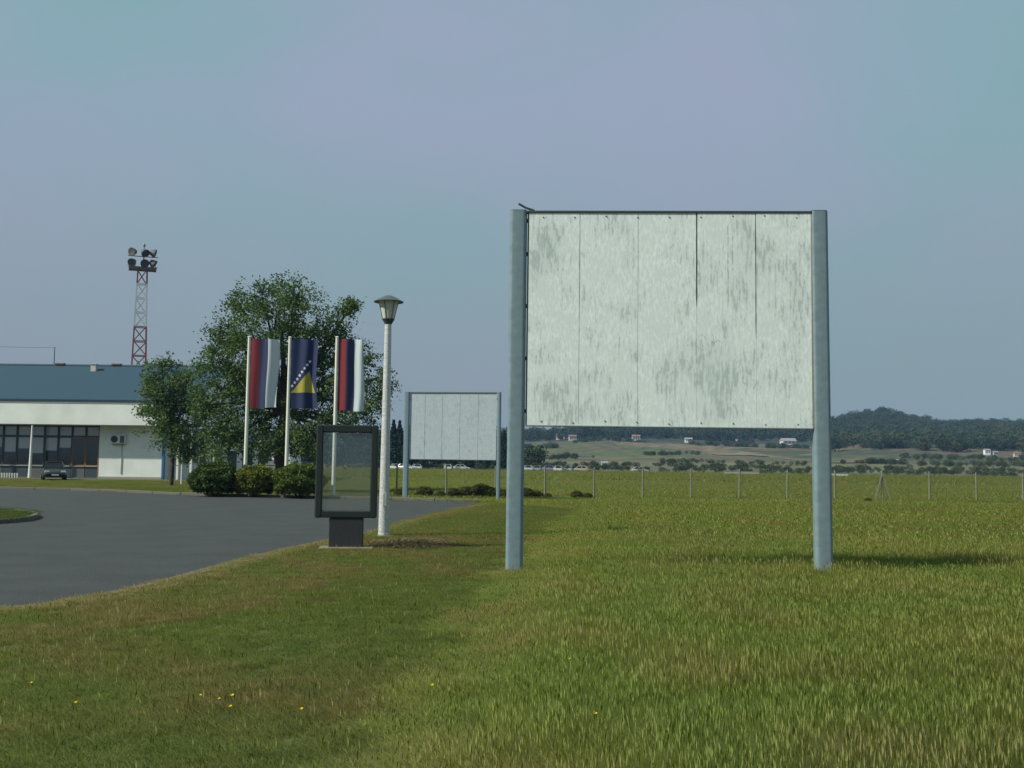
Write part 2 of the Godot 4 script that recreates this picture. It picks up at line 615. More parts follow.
func terminal() -> void:
	var at := gp(161, 479.3)
	var b := thing("terminal_building", "low white terminal building with blue pitched roof and deep white fascia", "building", at, deg_to_rad(-2.0))
	var white := mat("render_white", Color(0.80, 0.83, 0.79), 0.85, 0.0, gray_tex(14, 0.01, 0.92, 1.0, 256), 0.18)
	var fas := mat("fascia_white", Color(0.80, 0.83, 0.79), 0.6, 0.0, gray_tex(15, 0.012, 0.92, 1.0, 256), 0.12)
	var grey := mat("gutter_grey", Color(0.42, 0.45, 0.45), 0.6, 0.0, grain, 0.5)
	var dark := mat("dark_frame", Color(0.055, 0.075, 0.075), 0.5)
	var brown := mat("brown_frame", Color(0.25, 0.13, 0.07), 0.6)
	var blue := mat("blue_paint", Color(0.03, 0.12, 0.26), 0.5)
	var roofm := mat("roof_blue", Color(0.022, 0.066, 0.105), 0.95, 0.0, gray_tex(17, 0.03, 0.86, 1.0, 256), 0.6)
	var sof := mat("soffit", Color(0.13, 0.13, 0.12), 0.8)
	var gl := glass("window_glass", Color(0.10, 0.13, 0.14), 0.14)
	var inner := mat("interior_wall", Color(0.30, 0.32, 0.30), 0.9)
	var floor_ := mat("interior_floor", Color(0.10, 0.10, 0.10), 0.7)
	var blind := mat("blind", Color(0.72, 0.75, 0.75), 0.9)
	# solid white block, and the glazed hall left of it
	part_box("wall", b, white, -5.5, 0.0, 0.0, 4.58, -6.0, 0.0)
	part_box("plinth", b, mat("plinth", Color(0.30, 0.29, 0.26), 0.9), -5.5, 0.05, 0.0, 0.18, 0.002, 0.06)
	part_box("back_wall", b, inner, -26.0, -5.55, 0.0, 6.2, -6.2, -6.0)
	part_box("side_wall", b, inner, -26.2, -26.0, 0.0, 6.2, -6.2, -0.3)
	part_box("hall_floor", b, floor_, -26.0, -5.52, 0.0, 0.08, -6.0, -0.1)
	part_box("counter", b, mat("counter_dark", Color(0.05, 0.04, 0.035), 0.6), -25.0, -9.6, 0.08, 1.9, -2.6, -1.7)
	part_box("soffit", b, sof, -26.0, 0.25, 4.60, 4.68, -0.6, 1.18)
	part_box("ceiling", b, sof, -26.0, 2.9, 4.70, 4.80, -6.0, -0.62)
	part_box("fascia", b, fas, -26.5, 0.3, 4.56, 6.32, 1.18, 1.32, 0.01)
	part_box("fascia_trim", b, sof, -26.5, 0.3, 4.49, 4.555, 1.20, 1.3)
	part_box("gutter", b, grey, -26.6, 3.1, 6.34, 6.66, 1.16, 1.345, 0.03)
	for k in 12:
		var x1 := -5.58 - 1.21 * k
		var x0 := x1 - 1.17
		window_part(b, Vector3((x0 + x1) * 0.5, 4.02, -0.25), 1.17, 0.88, dark, gl)
		window_part(b, Vector3((x0 + x1) * 0.5, 2.30, -0.25), 1.17, 2.48, dark if k > 1 else brown, gl)
		var bl := Shape.new(); bl.box(Vector3((x0 + x1) * 0.5, 4.02, -0.33), Vector3(1.12, 0.84, 0.01)); obj("blind", bl, blind, b)
		if k > 1:
			var drop: float = [1.0, 1.3, 0.9, 1.15, 1.4][k % 5]
			var b2 := Shape.new(); b2.box(Vector3((x0 + x1) * 0.5, 3.5 - drop * 0.5, -0.33), Vector3(1.12, drop, 0.01)); obj("blind", b2, blind, b)
		var low := Shape.new()
		low.box(Vector3((x0 + x1) * 0.5, 0.5, -0.25), Vector3(1.17, 0.98, 0.08), 0.01)
		obj("spandrel_panel", low, mat("spandrel", Color(0.05, 0.065, 0.075), 0.4) if k % 3 != 1 else mat("spandrel_grey", Color(0.10, 0.11, 0.11), 0.5), b)
		part_box("sill", b, mat("sill_grey", Color(0.34, 0.35, 0.33), 1.2), x0, x1, 0.992, 1.055, -0.2, -0.12)
	part_box("door_jamb", b, brown, -5.58, -5.502, 0.0, 4.5, -0.3, 0.02)
	for x in [-10.85, -16.1, -21.3]:
		var c := Shape.new()
		c.tube([Vector3(x, 0, 1.2), Vector3(x, 0.9, 1.2), Vector3(x + 0.02, 4.6, 1.2)], [0.17, 0.13, 0.075], 10)
		obj("column", c, mat("column_white", Color(0.72, 0.72, 0.68), 0.5), b)
	# the recessed wing behind the trees
	part_box("wing_wall", b, white, 0.4, 2.9, 0.0, 1.25, -2.2, -2.0)
	part_box("wing_back", b, inner, 0.4, 2.9, 1.25, 4.4, -5.0, -4.8)
	for k in 2:
		window_part(b, Vector3(0.95 + 1.1 * k, 2.8, -2.1), 1.02, 3.0, mat("white_frame", Color(0.7, 0.72, 0.7), 0.5), gl)
	for x in [1.6, 2.75]:
		part_box("post", b, mat("column_white", Color(0.72, 0.72, 0.68), 0.5), x - 0.09, x + 0.09, 0.0, 6.3, 0.5, 0.68)
	# low annex running on behind the big tree
	part_box("annex_wall", b, white, 3.0, 10.5, 0.0, 3.3, -6.5, -2.6)
	part_box("annex_roof", b, grey, 2.95, 10.7, 3.302, 3.5, -6.7, -2.3, 0.02)
	for k in 5:
		window_part(b, Vector3(3.9 + 1.4 * k, 1.75, -2.55), 1.05, 1.7, mat("white_frame", Color(0.7, 0.72, 0.7), 0.5), mat("annex_glass", Color(0.03, 0.04, 0.045), 0.1))
	var dp := Shape.new()
	dp.box(Vector3(0.16, 2.2, 0.03), Vector3(0.26, 4.36, 0.24), 0.05)
	obj("downpipe", dp, blue, b)
	# pitched roof
	var r := Shape.new()
	var e0 := Vector3(-26.7, 6.70, 1.40); var e1 := Vector3(3.2, 6.70, 1.40)
	var r0 := Vector3(-26.7, 10.42, -8.0); var r1 := Vector3(3.2, 10.42, -8.0)
	var k0 := Vector3(-26.7, 6.70, -17.2); var k1 := Vector3(3.2, 6.70, -17.2)
	var dn := Vector3(0, -0.14, 0)
	r.quad(e0, e1, r1, r0, Vector3(0, 1, 1)); r.quad(r0, r1, k1, k0, Vector3(0, 1, -1))
	r.quad(e0 + dn, e1 + dn, r1 + dn, r0 + dn, Vector3(0, -1, -1)); r.quad(r0 + dn, r1 + dn, k1 + dn, k0 + dn, Vector3(0, -1, 1))
	r.quad(e0, e1, e1 + dn, e0 + dn, Vector3(0, 0, 1)); r.quad(k0, k1, k1 + dn, k0 + dn, Vector3(0, 0, -1))
	r.quad(e1, r1, r1 + dn, e1 + dn, Vector3.RIGHT); r.quad(r1, k1, k1 + dn, r1 + dn, Vector3.RIGHT)
	var ro := obj("roof", r, roofm, b)
	var g := Shape.new()
	g.flat(Vector3(2.9, 6.5, 1.3), Vector3(2.9, 6.5, -17.0), Vector3(2.9, 10.2, -8.0), Vector3.RIGHT)
	g.quad(Vector3(2.9, 4.8, 1.3), Vector3(2.9, 4.8, -17.0), Vector3(2.9, 6.5, -17.0), Vector3(2.9, 6.5, 1.3), Vector3.RIGHT)
	obj("gable_wall", g, white, b)
	var rc := Shape.new()
	rc.tube([Vector3(-26.7, 10.44, -8.0), Vector3(3.2, 10.44, -8.0)], [0.13, 0.13], 8)
	obj("ridge_cap", rc, mat("ridge", Color(0.06, 0.11, 0.14), 1.2), ro)
	for x in [-13.0, -7.6, -3.0]:
		var rv := Shape.new()
		rv.box(Vector3(x, 10.57, -8.0), Vector3(0.9, 0.16, 0.4), 0.03)
		obj("ridge_vent", rv, mat("rust_brown", Color(0.17, 0.09, 0.06), 0.8), ro)
	var ch := Shape.new()
	ch.box(Vector3(-9.1, 9.75, -6.6), Vector3(0.5, 1.3, 0.5), 0.03)
	ch.box(Vector3(-9.1, 10.43, -6.6), Vector3(0.62, 0.06, 0.62), 0.01)
	obj("chimney", ch, mat("chimney_pale", Color(0.5, 0.48, 0.42), 0.8), ro)
	var fl := Shape.new()
	fl.box(Vector3(-8.5, 9.30, -5.5), Vector3(0.8, 0.12, 0.5), 0.02, Basis(Vector3.RIGHT, atan(3.72 / 9.7)))
	obj("roof_hatch", fl, grey, ro)
	# things on the building
	var xf := b.transform
	var am := thing("antenna_mast", "thin antenna mast with wire rising above the blue roof", "antenna", xf * Vector3(-13.6, 10.42, -8.0), deg_to_rad(-2.0))
	var p := Shape.new(); p.tube([Vector3(0, -0.2, 0), Vector3(0, 1.75, 0)], [0.05, 0.04], 6); obj("pole", p, dark, am)
	var wi := Shape.new(); wi.tube([Vector3(0, 1.7, 0), Vector3(-2, 1.69, 0), Vector3(-8, 1.75, 0)], [0.014, 0.014, 0.014], 4); obj("wire", wi, dark, am)
	var ac := thing("air_conditioner", "white outdoor air conditioner hung on the white end wall", "air conditioner", xf * Vector3(-3.75, 2.98, 0.0), deg_to_rad(-2.0))
	var cm := mat("ac_case", Color(0.62, 0.64, 0.6), 0.5)
	var bk := Shape.new(); bk.box(Vector3(0, 0.45, 0.22), Vector3(1.45, 0.88, 0.38), 0.03); obj("casing", bk, cm, ac)
	var fan := Shape.new()
	fan.lathe([Vector2(0.001, 0.0), Vector2(0.30, 0.0), Vector2(0.34, 0.02), Vector2(0.34, -0.02)], 20)
	var fo := obj("fan_grille", fan, mat("grille_dark", Color(0.035, 0.04, 0.045), 0.6), ac)
	fo.transform = Transform3D(Basis(Vector3.RIGHT, PI / 2), Vector3(-0.34, 0.46, 0.425))
	ac.scale = Vector3.ONE * 0.88
	for i in 6:
		var sl := Shape.new(); sl.box(Vector3(0.43, 0.16 + i * 0.115, 0.42), Vector3(0.42, 0.09, 0.03)); obj("louvre", sl, mat("grille_dark", Color.BLACK), ac)
	var pi := Shape.new(); pi.tube([Vector3(0.3, 0.02, 0.05), Vector3(0.3, -1.5, 0.05), Vector3(0.27, -2.9, 0.05)], [0.035, 0.035, 0.035], 6); obj("pipe", pi, mat("pipe_grey", Color(0.33, 0.35, 0.35), 0.6), ac)
	var bra := Shape.new(); bra.box(Vector3(0, -0.02, 0.2), Vector3(1.2, 0.04, 0.4)); obj("bracket", bra, dark, ac)
	# low row of pale pickets under the glazing
	var pk := thing("picket_edging", "row of short pale pickets in front of the glazed hall", "fence", xf * Vector3(-14.0, 0, 1.9), deg_to_rad(-2.0))
	for i in 12:
		var q := Shape.new(); q.box(Vector3(i * 0.22, 0.2, 0), Vector3(0.1, 0.4, 0.06), 0.01); obj("picket", q, mat("picket_white", Color(0.55, 0.57, 0.53), 0.8), pk)
	var q2 := Shape.new(); q2.box(Vector3(1.2, 0.30, -0.05), Vector3(2.7, 0.06, 0.03)); obj("rail", q2, mat("picket_white", Color.WHITE), pk)

# ---------------------------------------------------------------- floodlight tower
func tower() -> void:
	var at := gd(135.0, 140.0)
	var t := thing("floodlight_tower", "tall red and white lattice mast carrying two rows of floodlights", "tower", at, 0.35)
	var red := mat("mast_red", Color(0.36, 0.10, 0.085), 0.6)
	var wh := mat("mast_white", Color(0.74, 0.76, 0.74), 0.6)
	var dk := mat("mast_dark", Color(0.08, 0.085, 0.09), 0.6)
	var top := 27.0
	var secs := 14
	var half := func(y: float) -> float: return lerpf(1.2, 0.58, y / top)
	for i in secs:
		var y0 := top * i / secs; var y1 := top * (i + 1) / secs
		var m: Material = red if (i < 10 or i == 13) else wh
		if i < 3: m = wh
		var h0: float = half.call(y0); var h1: float = half.call(y1)
		var c0 := []; var c1 := []
		for q in [[-1, -1], [1, -1], [1, 1], [-1, 1]]:
			c0.append(Vector3(q[0] * h0, y0, q[1] * h0)); c1.append(Vector3(q[0] * h1, y1, q[1] * h1))
		for k in 4:
			var a := Shape.new(); a.bar(c0[k], c1[k], 0.2); obj("leg", a, m, t)
			var k2 := (k + 1) % 4
			var h := Shape.new(); h.bar(c1[k], c1[k2], 0.12); obj("brace", h, m, t)
			var d := Shape.new()
			if i % 2 == 0: d.bar(c0[k], c1[k2], 0.13)
			else: d.bar(c0[k2], c1[k], 0.13)
			obj("brace", d, m, t)
	part_box("platform", t, dk, -1.75, 1.75, top - 0.05, top + 0.2, -0.9, 0.9)
	for x in [-1.6, 0.0, 1.6]:
		part_box("rail_post", t, mat("mast_red", red.albedo_color), x - 0.04, x + 0.04, top + 0.2, top + 1.1, -0.05, 0.05)
	var row_y := [top + 0.95, top + 2.35]
	for y in row_y:
		var cb := Shape.new(); cb.bar(Vector3(-1.9, y - 0.55, 0.1), Vector3(1.9, y - 0.55, 0.1), 0.1); obj("crossbar", cb, mat("mast_red", red.albedo_color), t)
		for x in [-1.3, 0.2, 1.3]:
			var f := Shape.new()
			f.lathe([Vector2(0.001, -0.5), Vector2(0.32, -0.46), Vector2(0.54, 0.05), Vector2(0.60, 0.26), Vector2(0.55, 0.28), Vector2(0.001, 0.2)], 14)
			var o := obj("floodlight", f, dk, t)
			o.transform = Transform3D(Basis(Vector3.UP, (1.2 if x > 1 else (0.4 if x > 0 else -0.5)) + rng.randf_range(-0.3, 0.3)) * Basis(Vector3.RIGHT, 2.0 + rng.randf_range(-0.25, 0.25)), Vector3(x, y, 0.2))
	var sp := Shape.new(); sp.tube([Vector3(0.1, top, 0), Vector3(0.1, top + 3.2, 0)], [0.1, 0.06], 6); obj("spine", sp, mat("mast_red", red.albedo_color), t)
	var bc := Shape.new(); bc.lathe([Vector2(0.001, 0), Vector2(0.16, 0.0), Vector2(0.18, 0.2), Vector2(0.1, 0.36), Vector2(0.001, 0.4)], 10, Vector3(0.1, top + 3.2, 0)); obj("beacon", bc, mat("beacon", Color(0.2, 0.2, 0.22), 0.4), t)

# ---------------------------------------------------------------- fence
func fence() -> void:
	var a := gd(397, 53.5); var b := gd(1069, 55.5)
	var f := thing("wire_fence", "long wire fence on pale concrete posts across the meadow", "fence", a)
	var cm := mat("fence_concrete", Color(0.24, 0.25, 0.19), 0.9, 0.0, grain, 0.9)
	var wm := mat("fence_wire", Color(0.30, 0.31, 0.31), 0.5, 0.6)
	var n := 14
	var span := (b - a) / n
	var h := 1.55
	# one stretch of diamond mesh, shared by all spans
	var net := Shape.new()
	var L := span.length()
	var dirx := span.normalized()
	var step := 0.11
	var k := -h
	while k < L:
		for sgn in [1, -1]:
			var p0 := Vector2(k, 0.08 if sgn == 1 else h - 0.1); var p1 := Vector2(k + h - 0.18, h - 0.1 if sgn == 1 else 0.08)
			var t0 := clampf((0.0 - p0.x) / (p1.x - p0.x), 0, 1); var t1 := clampf((L - p0.x) / (p1.x - p0.x), 0, 1)
			if t1 > t0 + 0.01:
				var q0 := p0.lerp(p1, t0); var q1 := p0.lerp(p1, t1)
				net.quad(dirx * q0.x + Vector3(0, q0.y, -0.002), dirx * q0.x + Vector3(0, q0.y + 0.006, 0.002), dirx * q1.x + Vector3(0, q1.y + 0.006, 0.002), dirx * q1.x + Vector3(0, q1.y, -0.002), Vector3.BACK)
		k += step
	for y in [0.1, 0.8, h - 0.08]:
		net.bar(dirx * 0.0 + Vector3(0, y, 0), dirx * L + Vector3(0, y, 0), 0.008)
	var nm := net.mesh()
	for i in n + 1:
		var p := span * i
		var s := Shape.new()
		var lean := Vector3(rng.randf_range(-0.03, 0.03), 0, rng.randf_range(-0.03, 0.03))
		s.tube([p, p + lean * 0.5 + Vector3(0, h * 0.6, 0), p + lean + Vector3(0, h, 0), p + lean + Vector3(0, h + 0.05, 0)], [0.05, 0.046, 0.042, 0.025], 4)
		obj("post", s, cm, f)
		if i == 10:
			for sg in [-1, 1]:
				var q := Shape.new(); q.bar(p + Vector3(0.42 * sg, 0.0, 0.1), p + Vector3(0.04 * sg, h * 0.85, 0.03), 0.06); obj("strut", q, cm, f)
		if i < n:
			var o := put("mesh_panel", nm, wm, f)
			o.position = p

# ---------------------------------------------------------------- billboards
func sstep(a: float, b: float, x: float) -> float:
	return smoothstep(a, b, x)

func board_tex(seed_: int, w: int, h: int, strength: float, marks: bool) -> ImageTexture:
	# whitewashed sheet with torn paper remains and run-down streaks
	var f := FastNoiseLite.new(); f.seed = seed_; f.frequency = 0.01; f.fractal_octaves = 4
	var g := FastNoiseLite.new(); g.seed = seed_ + 1; g.frequency = 0.03; g.fractal_octaves = 3
	var e := FastNoiseLite.new(); e.seed = seed_ + 2; e.frequency = 0.006; e.fractal_octaves = 3
	var zones := [[0.06, 0.16, 0.07, 0.10, 0.55], [0.80, 0.22, 0.10, 0.22, 0.42], [0.95, 0.40, 0.05, 0.20, 0.25], [0.56, 0.80, 0.13, 0.20, 0.42], [0.68, 0.82, 0.05, 0.20, 0.5], [0.50, 0.42, 0.05, 0.2, 0.15], [0.12, 0.88, 0.14, 0.14, 0.45], [0.90, 0.85, 0.08, 0.2, 0.2], [0.31, 0.85, 0.06, 0.15, 0.15], [0.02, 0.3, 0.03, 0.1, 0.4]]
	var data := PackedByteArray()
	data.resize(w * h * 3)
	var base := Color(0.67, 0.745, 0.725)
	var stain := Color(0.305, 0.385, 0.380)
	var fresh := Color(0.84, 0.89, 0.875)
	for j in h:
		var v := float(j) / h
		for i in w:
			var u := float(i) / w
			var x := u * 1000.0; var y := v * 750.0
			var n3 := e.get_noise_2d(x, y)
			var z := -0.02 + n3 * 0.16 + 0.06 * sin(floorf(u * 4.8 + 0.1) * 2.3)
			if marks:
				for q in zones:
					var dx: float = (u - q[0]) / q[2]; var dy: float = (v - q[1]) / q[3]
					var rr := dx * dx + dy * dy
					if rr < 4.0:
						z += q[4] * exp(-rr * 1.1)
			var n1 := f.get_noise_2d(x * 6.5, y * 0.9)
			var n2 := g.get_noise_2d(x * 2.6, y * 1.0)
			var t := sstep(0.08, 0.50, n1 * 0.55 + n2 * 0.45 + z * 0.62 + n3 * 0.15) * strength
			var c := base.lerp(fresh, clampf(0.5 + n3 * 1.2 + n2 * 0.9 + n1 * 0.4, 0, 1))
			var soft := sstep(-0.2, 0.5, n3 + z * 0.8 + n1 * 0.2) * 0.26 * strength
			c = c.lerp(stain, clampf(t * 0.48 + soft, 0.0, 0.9))
			if marks:
				# torn vertical slits
				if absf(u - 0.708 - n1 * 0.002) < 0.0022 and v > 0.06 and v < 0.42 and n2 > -0.25: c = c.lerp(stain, 0.75)
				if absf(u - 0.724) < 0.0018 and v > 0.10 and v < 0.30 and n2 > -0.1: c = c.lerp(stain, 0.6)
				# crossed scrape near the upper corner
				var lx := u - 0.085; var ly := v - 0.17
				if absf(lx - ly * 0.55) < 0.006 and absf(ly) < 0.05 and n2 > -0.1: c = c.lerp(stain, 0.35)
				if absf(lx + ly * 0.45) < 0.005 and absf(ly) < 0.06 and n1 > -0.1: c = c.lerp(stain, 0.35)
				# wandering tear from the middle seam
				if absf(v - 0.57 - (u - 0.60) * 0.55 - n1 * 0.02) < 0.004 and u > 0.595 and u < 0.68 and n2 > 0.0: c = c.lerp(stain, 0.8)
			c = c * (1.0 + 0.05 * n2 + (hash(i * 7919 + j * 104729) % 1000) * 0.00006 - 0.03)
			c = c.linear_to_srgb()
			var o := (j * w + i) * 3
			data[o] = int(clampf(c.r, 0, 1) * 255.0); data[o + 1] = int(clampf(c.g, 0, 1) * 255.0); data[o + 2] = int(clampf(c.b, 0, 1) * 255.0)
	return ImageTexture.create_from_image(Image.create_from_data(w, h, false, Image.FORMAT_RGB8, data))

func rounded(w: float, d: float, r: float, seg := 5) -> Array:
	var out := []
	for q in [[1, 1, 0.0], [-1, 1, 0.5 * PI], [-1, -1, PI], [1, -1, 1.5 * PI]]:
		for k in seg + 1:
			var a: float = q[2] + 0.5 * PI * k / seg
			out.append(Vector2(q[0] * (w * 0.5 - r) + cos(a) * r, q[1] * (d * 0.5 - r) + sin(a) * r))
	return out

func sheet_shape(rows: Array, W: float, y0: float, y1: float, thick: float, z: float) -> Shape:
	# rows: [v, left x, right x] from the top (v = 0) down
	var s := Shape.new()
	for i in rows.size() - 1:
		var a: Array = rows[i]; var b: Array = rows[i + 1]
		var ya := lerpf(y1, y0, a[0]); var yb := lerpf(y1, y0, b[0])
		var A := Vector3(a[1], ya, z); var B := Vector3(a[2], ya, z); var C := Vector3(b[2], yb, z); var D := Vector3(b[1], yb, z)
		s.quad(A, B, C, D, Vector3.BACK, [Vector2(a[1] / W, a[0]), Vector2(a[2] / W, a[0]), Vector2(b[2] / W, b[0]), Vector2(b[1] / W, b[0])])
		var dz := Vector3(0, 0, -thick)
		var edge := [Vector2(a[1] / W, a[0]), Vector2(a[1] / W, a[0]), Vector2(b[1] / W, b[0]), Vector2(b[1] / W, b[0])]
		s.quad(A + dz, B + dz, C + dz, D + dz, Vector3.FORWARD, edge)
		s.quad(A, A + dz, D + dz, D, Vector3.LEFT, edge)
		s.quad(B, B + dz, C + dz, C, Vector3.RIGHT, edge)
		if i == 0: s.quad(A, B, B + dz, A + dz, Vector3.UP, edge)
		if i == rows.size() - 2: s.quad(D, C, C + dz, D + dz, Vector3.DOWN, edge)
	return s

func sheets(b: Node3D, seams: Array, gaps: Callable, x0: float, W: float, y0: float, y1: float, m: Material, z: float) -> void:
	for k in seams.size() - 1:
		var rows := []
		for i in 21:
			var v := i / 20.0
			rows.append([v, seams[k] * W + gaps.call(k, v), seams[k + 1] * W - gaps.call(k + 1, v)])
		var o := obj("sheet", sheet_shape(rows, W, y0, y1, 0.012, z + rng.randf_range(-0.003, 0.003)), m, b)
		o.position.x = x0

func big_board() -> void:
	var A := gd(515.5, 16.95); var B := gd(822.5, 16.72)
	var ax := B - A
	var b := thing("billboard", "large blank weathered white billboard on two blue-grey steel posts", "billboard", A, -atan2(ax.z, ax.x))
	var L := ax.length()
	var pm := mat("post_paint", Color(0.190, 0.268, 0.305), 0.45, 0.0, gray_tex(16, 0.015, 0.88, 1.0, 512), 0.7)
	var dkm := mat("frame_dark", Color(0.055, 0.075, 0.08), 0.6, 0.0, grain, 2.0)
	var H := 5.805
	for x in [0.0, L]:
		var s := Shape.new()
		s.prism(rounded(0.275, 0.22, 0.06), 0.0, H)
		var po := obj("post", s, pm, b)
		po.position.x = x
		if x > 1.0: po.rotation.z = 0.006
		var c := Shape.new()
		c.prism(rounded(0.262, 0.207, 0.055), H, H + 0.012)
		obj("post_cap", c, dkm, po)
		var ft := Shape.new(); ft.box(Vector3(0, 0.02, 0), Vector3(0.46, 0.03, 0.4), 0.008)
		obj("base_plate", ft, mat("rusty_plate", Color(0.15, 0.10, 0.07), 0.8, 0.0, grain, 2.0), po)
	var x0 := 0.178; var W := L - 0.348
	var y0 := 2.325; var y1 := 5.765
	var tex := board_tex(70, 900, 680, 1.0, true)
	var m := StandardMaterial3D.new()
	m.albedo_texture = tex
	m.roughness = 0.75
	m.cull_mode = BaseMaterial3D.CULL_DISABLED
	var seams := [0.0, 0.182, 0.390, 0.598, 0.806, 1.0]
	var gaps := func(k: int, v: float) -> float:
		if k == 0 or k == 5: return 0.0
		var wob := 0.5 + 0.5 * noise_c.get_noise_2d(k * 7.0, v * 9.0)
		if k == 3: return (0.010 + 0.004 * wob) if v < 0.41 else 0.002
		if k == 4: return (0.004 + 0.007 * wob) if v < 0.60 else 0.0015
		if k == 1: return 0.002 + 0.004 * wob * (1.0 if v < 0.5 else 0.5)
		return 0.0025
	sheets(b, seams, gaps, x0, W, y0, y1, m, 0.085)
	for y in [2.55, 3.4, 4.25, 5.1, 5.65]:
		part_box("back_rail", b, dkm, 0.12, L - 0.12, y - 0.03, y + 0.03, 0.0, 0.050)
	part_box("backing", b, mat("backing_dark", Color(0.13, 0.155, 0.155), 0.9), x0 + 0.02, x0 + W - 0.02, y0 + 0.03, y1 - 0.02, 0.052, 0.066)
	part_box("frame_rail", b, dkm, 0.14, L - 0.148, y1 + 0.001, y1 + 0.038, -0.03, 0.10, 0.006)
	part_box("frame_rail", b, mat("rail_grey", Color(0.16, 0.19, 0.19), 0.7), 0.148, L - 0.148, y0 - 0.02, y0 - 0.001, 0.0, 0.09, 0.004)
	part_box("frame_side", b, dkm, 0.152, x0 - 0.002, y0, y1, -0.02, 0.075)
	part_box("frame_side", b, mat("rail_tan", Color(0.38, 0.33, 0.27), 0.8, 0.0, grain, 2.0), x0 + W + 0.004, x0 + W + 0.028, y0, y1, -0.02, 0.088)
	# the strip of trim that has come loose at the corner
	var ls := Shape.new()
	ls.bar(Vector3(0.26, y1 + 0.045, 0.05), Vector3(0.12, y1 + 0.085, 0.07), 0.035, 0.006)
	ls.bar(Vector3(0.12, y1 + 0.085, 0.07), Vector3(0.0, y1 + 0.15, 0.09), 0.035, 0.006)
	var lo := obj("loose_trim", ls, dkm, b); tag(lo, "bent strip of dark trim sticking up at the corner")
	for k in 9:
		for y in [y1 - 0.06, y0 + 0.06]:
			var sc := Shape.new()
			sc.lathe([Vector2(0.001, 0.006), Vector2(0.01, 0.004), Vector2(0.013, 0.0)], 8)
			var so := obj("screw", sc, mat("screw", Color(0.22, 0.18, 0.15), 0.6, 0.5), b)
			so.transform = Transform3D(Basis(Vector3.RIGHT, PI / 2), Vector3(x0 + W * (0.05 + 0.1125 * k), y + rng.randf_range(-0.02, 0.02), 0.0885))

func small_board() -> void:
	var A := gd(406.0, 49.6); var B := gd(498.5, 49.0)
	var ax := B - A
	var b := thing("billboard", "smaller blank pale billboard on thin posts in front of the wire fence", "billboard", A, -atan2(ax.z, ax.x))
	var L := ax.length()
	var pm := mat("post_paint", Color.WHITE)
	var dkm := mat("frame_grey", Color(0.17, 0.20, 0.20), 0.6, 0.0, grain, 2.0)
	var H := 5.02
	var i := 0
	for x in [0.0, L]:
		var s := Shape.new()
		var w := 0.25 if i == 0 else 0.17
		s.prism(rounded(w, 0.2, 0.05, 3), 0.0, H)
		obj("post", s, pm, b).position.x = x
		i += 1
	var x0 := 0.15; var W := L - 0.27; var y0 := 1.88; var y1 := 4.97
	var m := StandardMaterial3D.new()
	m.albedo_texture = board_tex(90, 320, 240, 0.9, false)
	m.albedo_color = Color(0.80, 0.82, 0.85)
	m.roughness = 0.8
	m.cull_mode = BaseMaterial3D.CULL_DISABLED
	var gaps := func(k: int, v: float) -> float:
		return 0.0 if k == 0 or k == 5 else 0.006 + 0.004 * noise_c.get_noise_2d(k * 5.0, v * 6.0)
	sheets(b, [0.0, 0.175, 0.375, 0.58, 0.79, 1.0], gaps, x0, W, y0, y1, m, 0.02)
	for y in [2.1, 3.4, 4.7]:
		part_box("back_rail", b, dkm, 0.13, L - 0.09, y - 0.04, y + 0.04, -0.07, -0.014)
	part_box("frame_rail", b, dkm, 0.13, L - 0.09, y1 + 0.001, y1 + 0.05, -0.05, 0.05)
	part_box("frame_rail", b, dkm, 0.13, L - 0.09, y0 - 0.03, y0 - 0.001, -0.05, 0.04)
	part_box("backing", b, mat("backing_grey", Color(0.34, 0.37, 0.37), 0.9), x0 + 0.03, x0 + W - 0.03, y0 + 0.03, y1 - 0.03, -0.012, 0.0005)

